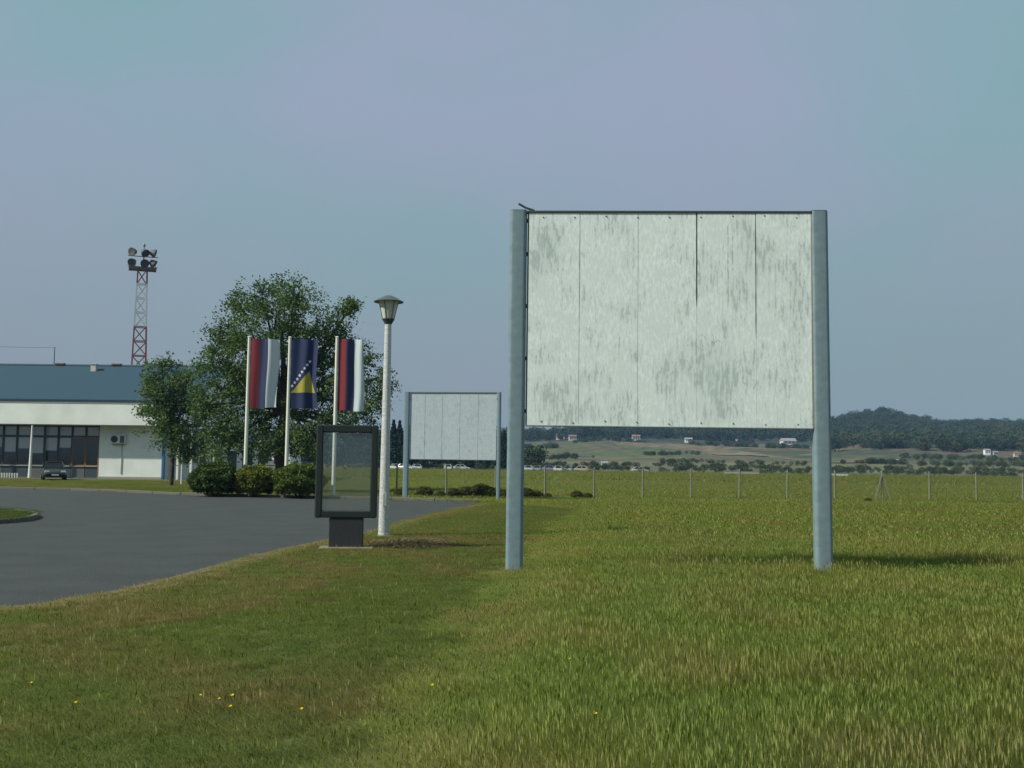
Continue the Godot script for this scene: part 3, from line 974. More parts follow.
# ---------------------------------------------------------------- street lamp and display case
func make_lamp(at: Vector3, label: String) -> Node3D:
	var t := thing("street_lamp", label, "street lamp", at, 0.2)
	var pm := mat("lamp_pole", Color(0.72, 0.75, 0.73), 0.38, 0.1, grain, 1.0)
	var dk := mat("lamp_dark", Color(0.06, 0.075, 0.075), 0.5)
	var H := 4.93
	var p := Shape.new()
	p.tube([Vector3.ZERO, Vector3(0, H, 0)], [0.125, 0.078], 18)
	obj("pole", p, pm, t)
	var f := Shape.new(); f.lathe([Vector2(0.19, 0), Vector2(0.19, 0.02), Vector2(0.13, 0.03), Vector2(0.127, 0.1)], 18); obj("base_flange", f, pm, t)
	var dr := Shape.new(); dr.box(Vector3(0, 0.85, 0.115), Vector3(0.09, 0.3, 0.02), 0.006); obj("service_door", dr, pm, t)
	var cup := Shape.new()
	cup.lathe([Vector2(0.08, H - 0.02), Vector2(0.10, H + 0.02), Vector2(0.135, H + 0.08), Vector2(0.15, H + 0.10), Vector2(0.13, H + 0.115), Vector2(0.001, H + 0.115)], 18)
	obj("cup", cup, dk, t)
	var la := Shape.new()
	la.lathe([Vector2(0.13, H + 0.118), Vector2(0.17, H + 0.30), Vector2(0.21, H + 0.46), Vector2(0.25, H + 0.52)], 24)
	var lm := mat("lamp_glass", Color(0.55, 0.56, 0.47), 0.35)
	var lo := obj("lantern", la, lm, t)
	for k in 6:
		var a := TAU * k / 6
		var r := Shape.new()
		r.tube([Vector3(cos(a) * 0.135, H + 0.11, sin(a) * 0.135), Vector3(cos(a) * 0.216, H + 0.46, sin(a) * 0.216), Vector3(cos(a) * 0.27, H + 0.53, sin(a) * 0.27)], [0.008, 0.008, 0.008], 5)
		obj("rib", r, dk, lo)
	var cap := Shape.new()
	cap.lathe([Vector2(0.24, H + 0.515), Vector2(0.345, H + 0.50), Vector2(0.35, H + 0.515), Vector2(0.20, H + 0.60), Vector2(0.08, H + 0.655), Vector2(0.001, H + 0.665)], 24)
	obj("cap", cap, mat("lamp_cap", Color(0.10, 0.125, 0.125), 0.45, 0.3), t)
	return t

func lamp_and_case() -> void:
	var lamp := make_lamp(gp(383.5, 536.5), "tall pale metal street lamp with conical cap beside the empty display case")
	dup(lamp, gd(182.5, 73.0), 0.4, "small pale street lamp half hidden by the tree near the terminal's blue downpipe", 0.72)
	dup(lamp, gd(214.0, 74.0), 0.1, "small pale street lamp seen under the big tree behind the dark round shrub", 0.72)
	var at := gp(345, 548.5)
	var t := thing("display_case", "empty dark-framed glass poster case on a dark pedestal at the road edge", "display case", at, 0.10)
	var fm := mat("case_frame", Color(0.030, 0.042, 0.040), 0.42, 0.2, grain, 1.5)
	var W := 1.21; var y0 := 0.60; var y1 := 2.43; var D := 0.20; var e := 0.14
	part_box("frame_bar", t, fm, -W / 2, -W / 2 + e, y0, y1, -D / 2, D / 2, 0.025)
	part_box("frame_bar", t, fm, W / 2 - e, W / 2, y0, y1, -D / 2, D / 2, 0.025)
	part_box("frame_bar", t, fm, -W / 2 + e - 0.02, W / 2 - e + 0.02, y1 - 0.155, y1 - 0.003, -D / 2 + 0.004, D / 2 - 0.004, 0.02)
	part_box("frame_bar", t, fm, -W / 2 + e - 0.02, W / 2 - e + 0.02, y0 + 0.003, y0 + 0.14, -D / 2 + 0.004, D / 2 - 0.004, 0.02)
	var gl := glass("case_glass", Color(0.42, 0.50, 0.50), 0.08)
	part_box("glass_pane", t, gl, -W / 2 + e, W / 2 - e, y0 + 0.14, y1 - 0.155, D / 2 - 0.045, D / 2 - 0.039)
	part_box("glass_pane", t, gl, -W / 2 + e, W / 2 - e, y0 + 0.14, y1 - 0.155, -D / 2 + 0.039, -D / 2 + 0.045)
	part_box("pedestal", t, mat("pedestal", Color(0.034, 0.038, 0.042), 0.55, 0.0, grain, 1.2), -0.32, 0.35, -0.02, y0 - 0.002, -0.075, 0.075, 0.015)
	part_box("base_slab", t, mat("slab_concrete", Color(0.30, 0.28, 0.23), 0.95, 0.0, grain, 1.0), -0.5, 0.55, 0.0, 0.035, -0.28, 0.3, 0.012)
	for x in [-0.2, 0.2]:
		var h := Shape.new(); h.box(Vector3(x, y1 - 0.165, D / 2 - 0.02), Vector3(0.05, 0.03, 0.03), 0.004); obj("hinge", h, mat("hinge", Color(0.2, 0.21, 0.2), 0.4, 0.6), t)

# ---------------------------------------------------------------- flags
func star(im: Image, cx: float, cy: float, r: float) -> void:
	var pts := PackedVector2Array()
	for k in 10:
		var a := -PI / 2 + PI * k / 5.0
		pts.append(Vector2(cx, cy) + Vector2(cos(a), sin(a)) * (r if k % 2 == 0 else r * 0.45))
	for y in range(int(cy - r) - 1, int(cy + r) + 2):
		for x in range(int(cx - r) - 1, int(cx + r) + 2):
			if x >= 0 and y >= 0 and x < im.get_width() and y < im.get_height() and Geometry2D.is_point_in_polygon(Vector2(x + 0.5, y + 0.5), pts):
				im.set_pixel(x, y, Color(0.82, 0.84, 0.86))

func cloth(w: float, h: float, seed_: float, pull: float) -> Shape:
	var s := Shape.new()
	var nx := 18; var ny := 26
	var pt := func(i: int, j: int) -> Vector3:
		var u := float(i) / nx; var v := float(j) / ny
		var z := sin(u * 11.0 + seed_ + v * 0.8) * 0.09 * (0.2 + 0.8 * u) + sin(u * 4.0 + seed_ * 2.0 - v * 2.0) * 0.06 * u
		var x := w * u * (1.0 + pull * (v - 0.5)) + 0.05 * sin(v * 5.0 + seed_) * u
		return Vector3(x, -h * v - 0.03 * u * (1.0 - v) - 0.05 * sin(u * 5.0 + seed_) * v * u, z)
	for i in nx:
		for j in ny:
			var a: Vector3 = pt.call(i, j); var b: Vector3 = pt.call(i + 1, j); var c: Vector3 = pt.call(i + 1, j + 1); var d: Vector3 = pt.call(i, j + 1)
			s.quad(a, b, c, d, Vector3.BACK, [Vector2(float(i) / nx, float(j) / ny), Vector2(float(i + 1) / nx, float(j) / ny), Vector2(float(i + 1) / nx, float(j + 1) / ny), Vector2(float(i) / nx, float(j + 1) / ny)])
	return s

func flags() -> void:
	var red := Color(0.20, 0.020, 0.028).linear_to_srgb(); var blue := Color(0.020, 0.028, 0.082).linear_to_srgb(); var wht := Color(0.50, 0.56, 0.58).linear_to_srgb()
	var navy := Color(0.015, 0.026, 0.085).linear_to_srgb(); var yel := Color(0.38, 0.33, 0.05).linear_to_srgb()
	var a := Image.create(120, 300, false, Image.FORMAT_RGB8)
	a.fill(red)
	a.fill_rect(Rect2i(38, 0, 36, 300), blue)
	a.fill_rect(Rect2i(74, 0, 46, 300), wht)
	var b := Image.create(120, 300, false, Image.FORMAT_RGB8)
	b.fill(navy)
	var tri_ := PackedVector2Array([Vector2(2, 232), Vector2(86, 138), Vector2(112, 232)])
	for y in range(130, 236):
		for x in 120:
			if Geometry2D.is_point_in_polygon(Vector2(x + 0.5, y + 0.5), tri_): b.set_pixel(x, y, yel)
	for k in 8:
		var t := k / 7.0
		star(b, lerpf(8, 86, t), lerpf(203, 96, t), 8.5)
	var mk := func(im: Image) -> StandardMaterial3D:
		var m := StandardMaterial3D.new()
		m.albedo_texture = ImageTexture.create_from_image(im)
		m.roughness = 0.85
		m.cull_mode = BaseMaterial3D.CULL_DISABLED
		m.backlight_enabled = true
		m.backlight = Color(0.15, 0.15, 0.15)
		return m
	var m1: StandardMaterial3D = mk.call(a); var m2: StandardMaterial3D = mk.call(b)
	var pm := mat("flagpole_white", Color(0.70, 0.71, 0.60), 0.45)
	var rows := [[245.5, 51.6, m1, 1.36, 0.3, "pole_a", "striped red, blue and white flag on the pole above the yellowish shrub", "white flagpole rising between the dark round shrub and the yellowish one"],
		[286.5, 51.6, m2, 1.30, 1.7, "pole_b", "blue flag with yellow triangle and a line of white stars", "white flagpole carrying the blue and yellow flag"],
		[334.0, 50.0, m1, 1.22, 4.1, "pole_c", "striped red, blue and white flag above the glass display case", "white flagpole seen through the glass of the display case"]]
	var i := 0
	for r in rows:
		var at := gd(r[0], r[1])
		var H := 7.75 if i < 2 else 7.6
		var p := thing("flagpole", r[7], "flagpole", at, 0.0, "flagpoles by the road")
		var s := Shape.new(); s.tube([Vector3.ZERO, Vector3(0, H, 0)], [0.095, 0.07], 12); obj("pole", s, pm, p)
		var f := Shape.new(); f.lathe([Vector2(0.001, H), Vector2(0.09, H), Vector2(0.09, H + 0.03), Vector2(0.05, H + 0.06), Vector2(0.001, H + 0.07)], 12); obj("finial", f, pm, p)
		var c := Shape.new(); c.box(Vector3(0, 0.06, 0), Vector3(0.45, 0.12, 0.45), 0.02); obj("footing", c, mat("slab_concrete", Color.WHITE), p)
		var ro := Shape.new(); ro.tube([Vector3(0.10, 0.9, 0.02), Vector3(0.095, H - 0.1, 0.02)], [0.008, 0.008], 4); obj("halyard", ro, mat("halyard", Color(0.3, 0.3, 0.28), 0.9), p)
		var fl := obj("flag", cloth(r[3], 3.42, r[4], 0.06 if i == 1 else 0.0), r[2])
		tag(fl, r[6], "flag", "flags on the poles")
		fl.position = at + Vector3(0.09, H - 0.06, 0.02)
		i += 1

# ---------------------------------------------------------------- plants
func leaf(s: Shape, p: Vector3, size: float, r: RandomNumberGenerator, up := 0.0) -> void:
	var a := Vector3(r.randf_range(-1, 1), r.randf_range(-1, 1), r.randf_range(-1, 1)).normalized()
	var b := a.cross(Vector3(r.randf_range(-1, 1), r.randf_range(-1, 1), r.randf_range(-1, 1))).normalized()
	if up > 0.0:
		a = (a + Vector3.UP * up).normalized()
		b = a.cross(b).normalized()
	var n := a.cross(b)
	a *= size; b *= size * 0.5
	s.tri(p - a * 0.5, p + b * 0.6, p + a * 0.5, n, n, n)
	s.tri(p - a * 0.5, p + a * 0.5, p - b * 0.6, n, n, n)

func shrub_shape(rx: float, ry: float, seed_: int, cols: Array, leaves: int, size: float) -> Shape:
	var r := RandomNumberGenerator.new(); r.seed = seed_
	var s := Shape.new(); s.colored = true
	var f := FastNoiseLite.new(); f.seed = seed_; f.frequency = 1.4
	for i in leaves:
		var d := Vector3(r.randfn(), r.randfn(), r.randfn()).normalized()
		if d.y < -0.8: d.y = -d.y
		var bump := 1.0 + 0.28 * f.get_noise_3dv(d * 1.3)
		var k := bump * pow(r.randf_range(0.25, 1.0), 0.4)
		var p := Vector3(d.x * rx * k, ry * 0.92 + d.y * ry * k * (0.95 if d.y > 0 else 0.9), d.z * rx * k)
		s.tint = cols[r.randi() % cols.size()] * r.randf_range(0.75, 1.2)
		leaf(s, p, size * r.randf_range(0.7, 1.4), r, 0.4)
	return s

func shrubs() -> void:
	var lm := tinted("leaf", 0.9, Color(0.7, 0.8, 0.45))
	var bark := mat("bark", Color(0.07, 0.055, 0.042), 0.95, 0.0, grain, 2.0)
	var dark := [Color(0.075, 0.115, 0.042), Color(0.092, 0.130, 0.046), Color(0.062, 0.095, 0.038)]
	var gold := [Color(0.18, 0.19, 0.045), Color(0.21, 0.20, 0.05), Color(0.11, 0.135, 0.036)]
	var mid := [Color(0.11, 0.15, 0.046), Color(0.13, 0.17, 0.05), Color(0.085, 0.12, 0.04), Color(0.16, 0.18, 0.06)]
	var rows := [[210.5, 497.0, 1.22, 0.86, dark, "round dark green clipped shrub, darkest of the three by the flagpoles"], [251.5, 497.5, 1.05, 0.80, gold, "yellowish green shrub between two darker shrubs"], [295.5, 498.8, 1.20, 0.86, mid, "broad mid green shrub next to the display case and blue flag pole"]]
	var k := 0
	for r in rows:
		var t := thing("shrub", r[5], "shrub", gp(r[0], r[1]) + Vector3(0, 0, -0.7), 0.0, "shrubs along the kerb")
		obj("foliage", shrub_shape(r[2], r[3], 100 + k, r[4], 16000, 0.12), lm, t)
		var st := Shape.new()
		for q in 5:
			var a := TAU * q / 5
			st.tube([Vector3(0.08 * cos(a), 0, 0.08 * sin(a)), Vector3(0.5 * cos(a), 0.8, 0.5 * sin(a))], [0.035, 0.015], 5)
		obj("stem", st, bark, t)
		k += 1
	# weeds along the foot of the fence
	var wb: Node3D = null
	var wcols := [Color(0.075, 0.092, 0.038), Color(0.10, 0.11, 0.045), Color(0.13, 0.12, 0.055)]
	var i := 0
	var spots := [[400, 0.8], [425, 1.15], [441, 0.7], [455, 1.0], [468, 1.2], [481, 1.5], [490, 1.2], [505, 0.9], [527, 1.15], [538, 0.8], [548, 0.6], [577, 0.9], [588, 0.7], [868, 0.55]]
	for sp in spots:
		var lb := "dark weedy bush growing at the foot of the wire fence"
		if wb == null:
			wb = thing("weed_bush", lb, "bush", gd(sp[0], 53.0), 0.0, "weedy bushes along the fence")
			obj("foliage", shrub_shape(0.75, 0.48, 300, wcols, 2200, 0.12), lm, wb)
			var st := Shape.new()
			for q in 7:
				var a := TAU * q / 7
				st.tube([Vector3(0.05 * cos(a), 0, 0.05 * sin(a)), Vector3(0.4 * cos(a), 0.85, 0.4 * sin(a))], [0.012, 0.006], 4)
			obj("stem", st, bark, wb)
			wb.scale = Vector3.ONE * sp[1] * 0.5
		else:
			dup(wb, gd(sp[0], 52.7 + fmod(sp[0], 7.0) * 0.1), i * 1.3, "", sp[1] * 0.5)
		i += 1

func crown(lobes: Array, seed_: int, per_lobe: int, leaves: int, size: float, cols: Array, trunk_top: Vector3, wood: Shape) -> Shape:
	# lobes: [centre, radius x, radius y]; clusters of leaves at the ends of twigs
	var r := RandomNumberGenerator.new(); r.seed = seed_
	var s := Shape.new(); s.colored = true
	for L in lobes:
		var c: Vector3 = L[0]
		var rx: float = L[1]; var ry: float = L[2]
		var from := trunk_top
		var mid := from.lerp(c, 0.5) + Vector3(r.randf_range(-0.3, 0.3), 0.35, r.randf_range(-0.3, 0.3))
		wood.tube([from, mid, c], [0.11, 0.075, 0.045], 6, false)
		var count := int(per_lobe * rx * ry / 2.2)
		for k in maxi(count, 10):
			var d := Vector3(r.randfn(), r.randfn(), r.randfn()).normalized()
			var e := c + Vector3(d.x * rx, d.y * ry, d.z * rx) * pow(r.randf(), 0.36)
			if k % 3 == 0:
				wood.tube([c.lerp(e, 0.15), c.lerp(e, 0.6) + Vector3(0, 0.1, 0), e], [0.03, 0.018, 0.008], 4, false)
			var tone := r.randf_range(0.75, 1.25)
			var cr := r.randf_range(0.25, 0.5)
			var axis := (d + Vector3(0, r.randf_range(-0.5, 0.3), 0)).normalized()
			for q in leaves:
				var o := Vector3(r.randfn(), r.randfn() * 0.7, r.randfn()) * cr * 0.55 + axis * r.randf_range(-0.3, 0.45)
				s.tint = cols[r.randi() % cols.size()] * tone
				leaf(s, e + o, size * r.randf_range(0.7, 1.35), r, 0.25)
	return s

func px_lobes(base: Vector3, lobes: Array, seed_: int) -> Array:
	var r := RandomNumberGenerator.new(); r.seed = seed_
	var d := -base.z
	var out := []
	for L in lobes:
		var ry := ray(L[0], L[1])
		var t := d / -ry.z
		var p := Vector3(ry.x * t, EYE + ry.y * t, -d) - base
		p.z += r.randf_range(-1.0, 1.0) * L[2] * d / FOC * 0.5
		out.append([p, L[2] * d / FOC, L[3] * d / FOC])
	return out

func trees() -> void:
	var lm := tinted("leaf", 0.9, Color(0.7, 0.8, 0.45))
	var bark := mat("bark", Color.WHITE)
	var cols := [Color(0.095, 0.150, 0.064), Color(0.115, 0.170, 0.068), Color(0.080, 0.130, 0.062), Color(0.140, 0.178, 0.080)]
	# the big open-crowned tree behind the flags
	var b1 := gd(281, 59.0)
	var t1 := thing("broadleaf_tree", "big dark open-crowned tree behind the flagpoles", "tree", b1)
	var w1 := Shape.new()
	w1.tube([Vector3(0, -0.1, 0), Vector3(0.05, 1.2, 0), Vector3(-0.1, 2.6, 0.05), Vector3(0.1, 4.4, 0), Vector3(0.0, 7.0, 0.1), Vector3(-0.2, 9.6, 0)], [0.42, 0.33, 0.29, 0.24, 0.15, 0.06], 10)
	var lobes1 := [[262, 297, 25, 16], [295, 298, 24, 17], [238, 308, 20, 13], [280, 318, 40, 22], [232, 335, 22, 20], [222, 362, 24, 20], [318, 330, 26, 18], [346, 312, 12, 8], [352, 305, 6, 4], [338, 338, 18, 14], [255, 350, 36, 26], [300, 352, 40, 26], [355, 362, 26, 20], [382, 378, 15, 14], [225, 392, 28, 26], [268, 395, 42, 32], [322, 395, 40, 32], [368, 400, 22, 20], [350, 425, 24, 20], [222, 425, 24, 20], [262, 430, 38, 22], [310, 432, 40, 24], [205, 405, 14, 16], [235, 448, 26, 14], [335, 448, 30, 16], [288, 452, 34, 12], [372, 440, 14, 16]]
	obj("crown", crown(px_lobes(b1, lobes1, 5), 41, 46, 56, 0.15, cols, Vector3(0.0, 4.4, 0), w1), lm, t1)
	obj("trunk", w1, bark, t1)
	var b2 := gd(172, 68.0)
	var t2 := thing("broadleaf_tree", "smaller tree overlapping the terminal roof beside the big one", "tree", b2)
	var w2 := Shape.new()
	w2.tube([Vector3(0, -0.1, 0), Vector3(0.05, 1.4, 0), Vector3(-0.05, 3.0, 0), Vector3(0, 5.2, 0), Vector3(-0.1, 7.0, 0)], [0.15, 0.12, 0.10, 0.08, 0.04], 8)
	var lobes2 := [[164, 364, 15, 10], [152, 385, 12, 16], [172, 388, 22, 18], [190, 385, 16, 18], [160, 408, 20, 18], [185, 412, 20, 20], [168, 430, 22, 16], [194, 438, 14, 14], [152, 412, 12, 16], [178, 450, 16, 12], [196, 455, 12, 12]]
	obj("crown", crown(px_lobes(b2, lobes2, 6), 42, 46, 50, 0.16, cols, Vector3(0.0, 3.2, 0), w2), lm, t2)
	obj("trunk", w2, bark, t2)

# ---------------------------------------------------------------- far away
func far_tree_shape(seed_: int, h: float, w: float, n: int, size: float, conifer: bool) -> Shape:
	var r := RandomNumberGenerator.new(); r.seed = seed_
	var s := Shape.new(); s.colored = true
	s.tint = Color(0.6, 0.45, 0.35)
	s.tube([Vector3.ZERO, Vector3(0, h * 0.5, 0)], [0.2, 0.1], 5, false)
	var f := FastNoiseLite.new(); f.seed = seed_; f.frequency = 1.1
	for i in n:
		var d := Vector3(r.randfn(), r.randfn(), r.randfn()).normalized()
		var k := pow(r.randf_range(0.2, 1.0), 0.4) * (1.0 + 0.5 * f.get_noise_3dv(d * 1.5))
		var p := Vector3(d.x * w * k, h * 0.58 + d.y * h * 0.45 * k, d.z * w * k)
		if conifer:
			var y := pow(r.randf(), 1.5)
			var rr := w * (1.0 - y) * r.randf_range(0.3, 1.0) + 0.1
			var a := r.randf() * TAU
			p = Vector3(cos(a) * rr, h * (0.08 + 0.92 * y) - rr * 0.25, sin(a) * rr)
		s.tint = Color(1, 1, 1)
		leaf(s, p, size * r.randf_range(0.7, 1.4), r, 0.4)
	return s

func scatter(called: String, parent: Node, mesh: Mesh, m: Material, xf: Array, cols: Array) -> void:
	if xf.is_empty():
		return
	var mm := MultiMesh.new()
	mm.transform_format = MultiMesh.TRANSFORM_3D
	mm.use_colors = true
	mm.mesh = mesh
	mm.instance_count = xf.size()
	for i in xf.size():
		mm.set_instance_transform(i, xf[i])
		mm.set_instance_color(i, cols[i])
	var o := MultiMeshInstance3D.new()
	o.name = called
	o.multimesh = mm
	o.material_override = m
	parent.add_child(o, true)

func far_things() -> void:
	var r := RandomNumberGenerator.new(); r.seed = 77
	var fm := tinted("far_leaf", 0.9)
	# woods on the hills
	var wood := Node3D.new(); wood.name = "woodland"; add_child(wood)
	tag(wood, "dark woodland covering the distant hills", "wood", "", "stuff")
	var variants := []
	for k in 3: variants.append(far_tree_shape(500 + k, 9.0, 4.2, 260, 1.1, false).mesh())
	var xfs := [[], [], []]; var cs := [[], [], []]
	var tones := [Color(0.036, 0.060, 0.030), Color(0.046, 0.068, 0.034), Color(0.060, 0.072, 0.036), Color(0.032, 0.054, 0.032)]
	for i in 9000:
		var u := r.randf_range(-200, 1250)
		var d := r.randf_range(760, 1300)
		var x := (u - 512.0) / FOC * d
		var keep := noise_b.get_noise_2d(x * 0.18, d * 0.12)
		if d < 840 and keep < -0.1: continue
		var edge := 850.0 + 45.0 * noise_b.get_noise_2d(x * 0.25, 5.0)
		if u > 835: edge -= 160.0 * smoothstep(835, 880, u)
		if u > 835 and d < 790: pass
		if d < edge: continue
		var v: int = i % 3
		var sc := r.randf_range(0.65, 1.15)
		xfs[v].append(Transform3D(Basis(Vector3.UP, r.randf() * TAU).scaled(Vector3(sc, sc * r.randf_range(0.8, 1.15), sc)), Vector3(x, hill(x, -d) - 0.3, -d)))
		cs[v].append(tones[r.randi() % 4] * r.randf_range(0.8, 1.25))
	for i in 2600:                                        # the wood comes down the slope on the right
		var u := r.randf_range(832, 1250)
		var d := r.randf_range(500, 800)
		if noise_b.get_noise_2d(u * 0.3, d * 0.2) < -0.05 or d < 560 + 110 * noise_b.get_noise_2d(u * 0.5, 1.0): continue
		var x := (u - 512.0) / FOC * d
		var sc := r.randf_range(0.6, 1.05)
		xfs[i % 3].append(Transform3D(Basis(Vector3.UP, r.randf() * TAU).scaled(Vector3(sc, sc, sc)), Vector3(x, hill(x, -d) - 0.3, -d)))
		cs[i % 3].append(tones[r.randi() % 4] * r.randf_range(0.8, 1.3))
	for k in 3: scatter("wood", wood, variants[k], fm, xfs[k], cs[k])
	# hedgerows between the fields
	var hedge := Node3D.new(); hedge.name = "hedgerow"; add_child(hedge)
	tag(hedge, "dark hedgerows of scrub between the far fields", "hedge", "", "stuff")
	xfs = [[], [], []]; cs = [[], [], []]
	var lines := [[300, 1250, 258, 0.13, 620], [480, 1250, 290, 0.14, 480], [520, 600, 400, 0.24, 60], [640, 700, 480, 0.22, 36], [830, 1250, 370, 0.20, 240], [400, 560, 620, 0.33, 90], [575, 640, 730, 0.34, 50], [690, 850, 690, 0.38, 110], [900, 1100, 470, 0.26, 100], [300, 540, 320, 0.5, 260], [660, 830, 345, 0.15, 80]]
	for L in lines:
		for i in L[4]:
			var u := r.randf_range(L[0], L[1])
			var d: float = L[2] + r.randfn() * 7.0 + 20.0 * noise_b.get_noise_2d(u * 0.2, L[2])
			if noise_b.get_noise_2d(u * 0.6, d * 0.05) < -0.35: continue
			var x := (u - 512.0) / FOC * d
			var sc: float = L[3] * r.randf_range(0.5, 1.25)
			var v: int = i % 3
			xfs[v].append(Transform3D(Basis(Vector3.UP, r.randf() * TAU).scaled(Vector3(sc * 1.3, sc, sc * 1.3)), Vector3(x, hill(x, -d) - 0.4 * sc, -d)))
			cs[v].append(tones[r.randi() % 4] * r.randf_range(0.85, 1.35))
	for k in 3: scatter("hedge", hedge, variants[k], fm, xfs[k], cs[k])
	# tall dark trees at the field edge behind the smaller billboard
	var ct: Node3D = null
	var vm := tinted("conifer_leaf", 0.9)
	var spots := [[386, 255, 1.03], [393, 246, 0.98], [399, 262, 1.0], [407, 250, 0.92], [421, 258, 0.8], [436, 264, 0.7], [452, 256, 0.65], [468, 262, 0.7], [484, 255, 0.8], [499, 262, 0.88], [504, 250, 0.80], [513, 262, 0.72]]
	var cshape := far_tree_shape(600, 11.6, 2.6, 1500, 0.75, true)
	for q in cshape.col.size(): cshape.col[q] = cshape.col[q] * Color(0.022, 0.040, 0.026)
	var cmesh := cshape.mesh()
	for sp in spots:
		var at := gd(sp[0], sp[1]); at.y = hill(at.x, at.z) - 0.05
		if ct == null:
			ct = thing("conifer_tree", "dark conifer in the row beyond the meadow behind the smaller billboard", "tree", at, 0.0, "conifers beyond the meadow")
			put("crown", cmesh, vm, ct)
			var tr := Shape.new(); tr.tube([Vector3(0, -0.2, 0), Vector3(0, 9.5, 0)], [0.24, 0.04], 6); obj("trunk", tr, mat("bark", Color.WHITE), ct)
		else:
			dup(ct, at, sp[0] * 0.7, "", sp[2])
	# houses on the hillside
	var wallw := mat("house_white", Color(0.72, 0.73, 0.70), 0.8); var wallt := mat("house_tan", Color(0.46, 0.42, 0.36), 0.8)
	var roofr := mat("roof_red", Color(0.22, 0.12, 0.095), 0.8); var roofg := mat("roof_grey", Color(0.25, 0.25, 0.26), 0.8)
	var hs := [[561, 440.0, 7.0, 3.2, wallt, roofg, "tan farmhouse with grey roof below the ridge trees"], [572.5, 441.0, 6.0, 3.6, wallt, roofr, "tan farmhouse with red roof on the ridge edge"], [636, 441.5, 6.5, 4.0, wallt, roofr, "pinkish red-roofed house among the ridge trees"], [604.5, 466.5, 3.4, 2.4, wallw, roofg, "tiny bright white house above the parked cars"], [688.5, 443.0, 6.0, 2.4, wallw, roofg, "small white house in the woods under the big billboard"], [739.5, 441.0, 5.0, 3.0, wallw, roofg, "white cottage in the hillside woods with open slope below"], [788, 445.0, 11.0, 2.6, wallw, roofg, "long low pale building in the hillside woods"], [800, 431.0, 9.0, 2.8, wallw, roofg, "white building on the ridge just below the big billboard's edge"], [749, 430.5, 8.0, 2.5, wallw, roofg, "pale barn on the ridge under the big billboard"], [897, 463.0, 2.6, 2.0, wallw, roofg, "tiny white hut at the foot of the wooded hill"], [987, 455.0, 4.6, 3.8, wallw, roofg, "bright white house in a clearing below the wooded hill"], [995, 455.0, 4.5, 1.8, wallt, roofg, "low pale shed joined on beside the bright white house"], [1017, 457.5, 5.0, 3.2, wallt, roofr, "tan house with red roof at the edge of the wood"]]
	for h in hs:
		var at := hit(h[0], h[1])
		var far_ := -at.z
		var t := thing("house", h[6], "house", at, r.randf_range(-0.3, 0.3), "houses on the far hillside")
		var w: float = h[2] * far_ / 860.0; var hh: float = h[3] * far_ / 860.0
		w = clampf(w, 1.9, 14.0); hh = clampf(hh, 1.0, 5.0)
		part_box("wall", t, h[4], -w / 2, w / 2, -0.5, hh, -w * 0.35, w * 0.35)
		var ro := Shape.new()
		var e := w * 0.54; var dd := w * 0.42; var rh := hh + w * 0.22
		ro.quad(Vector3(-e, hh, dd), Vector3(e, hh, dd), Vector3(e, rh, 0), Vector3(-e, rh, 0), Vector3(0, 1, 1))
		ro.quad(Vector3(-e, hh, -dd), Vector3(e, hh, -dd), Vector3(e, rh, 0), Vector3(-e, rh, 0), Vector3(0, 1, -1))
		ro.flat(Vector3(-e, hh, dd), Vector3(-e, hh, -dd), Vector3(-e, rh, 0), Vector3.LEFT); ro.flat(Vector3(e, hh, dd), Vector3(e, hh, -dd), Vector3(e, rh, 0), Vector3.RIGHT)
		obj("roof", ro, h[5], t)
		for x in [-0.28, 0.0, 0.28]:
			part_box("window", t, mat("far_window", Color(0.06, 0.07, 0.08), 0.3), x * w - w * 0.07, x * w + w * 0.07, hh * 0.4, hh * 0.78, w * 0.35, w * 0.35 + 0.05)
	var lw := [[839.5, 188.0, 3.0, 0.75, wallw, "low white concrete wall at the field edge by the billboard post"], [742.0, 205.0, 6.6, 0.8, wallt, "long low tan wall beyond the meadow fence"]]
	for h in lw:
		var t := thing("low_wall", h[5], "wall", gd(h[0], h[1]))
		part_box("wall_block", t, h[4], -h[2] / 2, h[2] / 2, 0.0, h[3], -0.15, 0.15, 0.02)
		part_box("coping", t, roofg, -h[2] / 2 - 0.04, h[2] / 2 + 0.04, h[3] + 0.002, h[3] + 0.08, -0.2, 0.2, 0.02)
	# cars
	var cs2 := [[396, 196.0, "car_white", Color(0.48, 0.50, 0.48), 0.4, "white car at the field edge nearest the street lamp pole"], [406, 192.0, "car_white", Color.WHITE, 1.2, "white car glimpsed behind the smaller billboard's thicker post"], [417, 198.0, "car_white", Color.WHITE, 0.3, "white car beyond the meadow under the smaller billboard"], [448, 203.0, "car_white", Color.WHITE, 0.1, "white car standing alone beyond the meadow under the smaller billboard"], [462, 212.0, "car_cream", Color(0.40, 0.42, 0.42), 1.5, "pale car side-on beyond the meadow under the smaller billboard"], [528, 205.0, "car_silver", Color(0.42, 0.45, 0.46), 0.2, "silver car beside the big billboard's thick post"], [537, 207.0, "car_grey", Color(0.2, 0.22, 0.24), 0.0, "grey car parked between silver and violet cars"], [551, 206.0, "car_violet", Color(0.13, 0.11, 0.24), 1.3, "violet-blue car parked beyond the meadow"], [558, 201.0, "car_white", Color.WHITE, 0.1, "white car parked by the violet-blue one"], [568, 210.0, "car_silver", Color.WHITE, 0.2, "silver car parked beside the dark one beyond the meadow"], [575, 208.0, "car_dark", Color(0.04, 0.045, 0.05), 0.0, "dark car parked beyond the meadow"], [583, 204.0, "car_tan", Color(0.42, 0.36, 0.25), 1.5, "tan car at the end of the parked row"], [640, 207.0, "car_cream", Color.WHITE, 1.57, "pale car side-on beyond the meadow fence, away from the parked row"]]
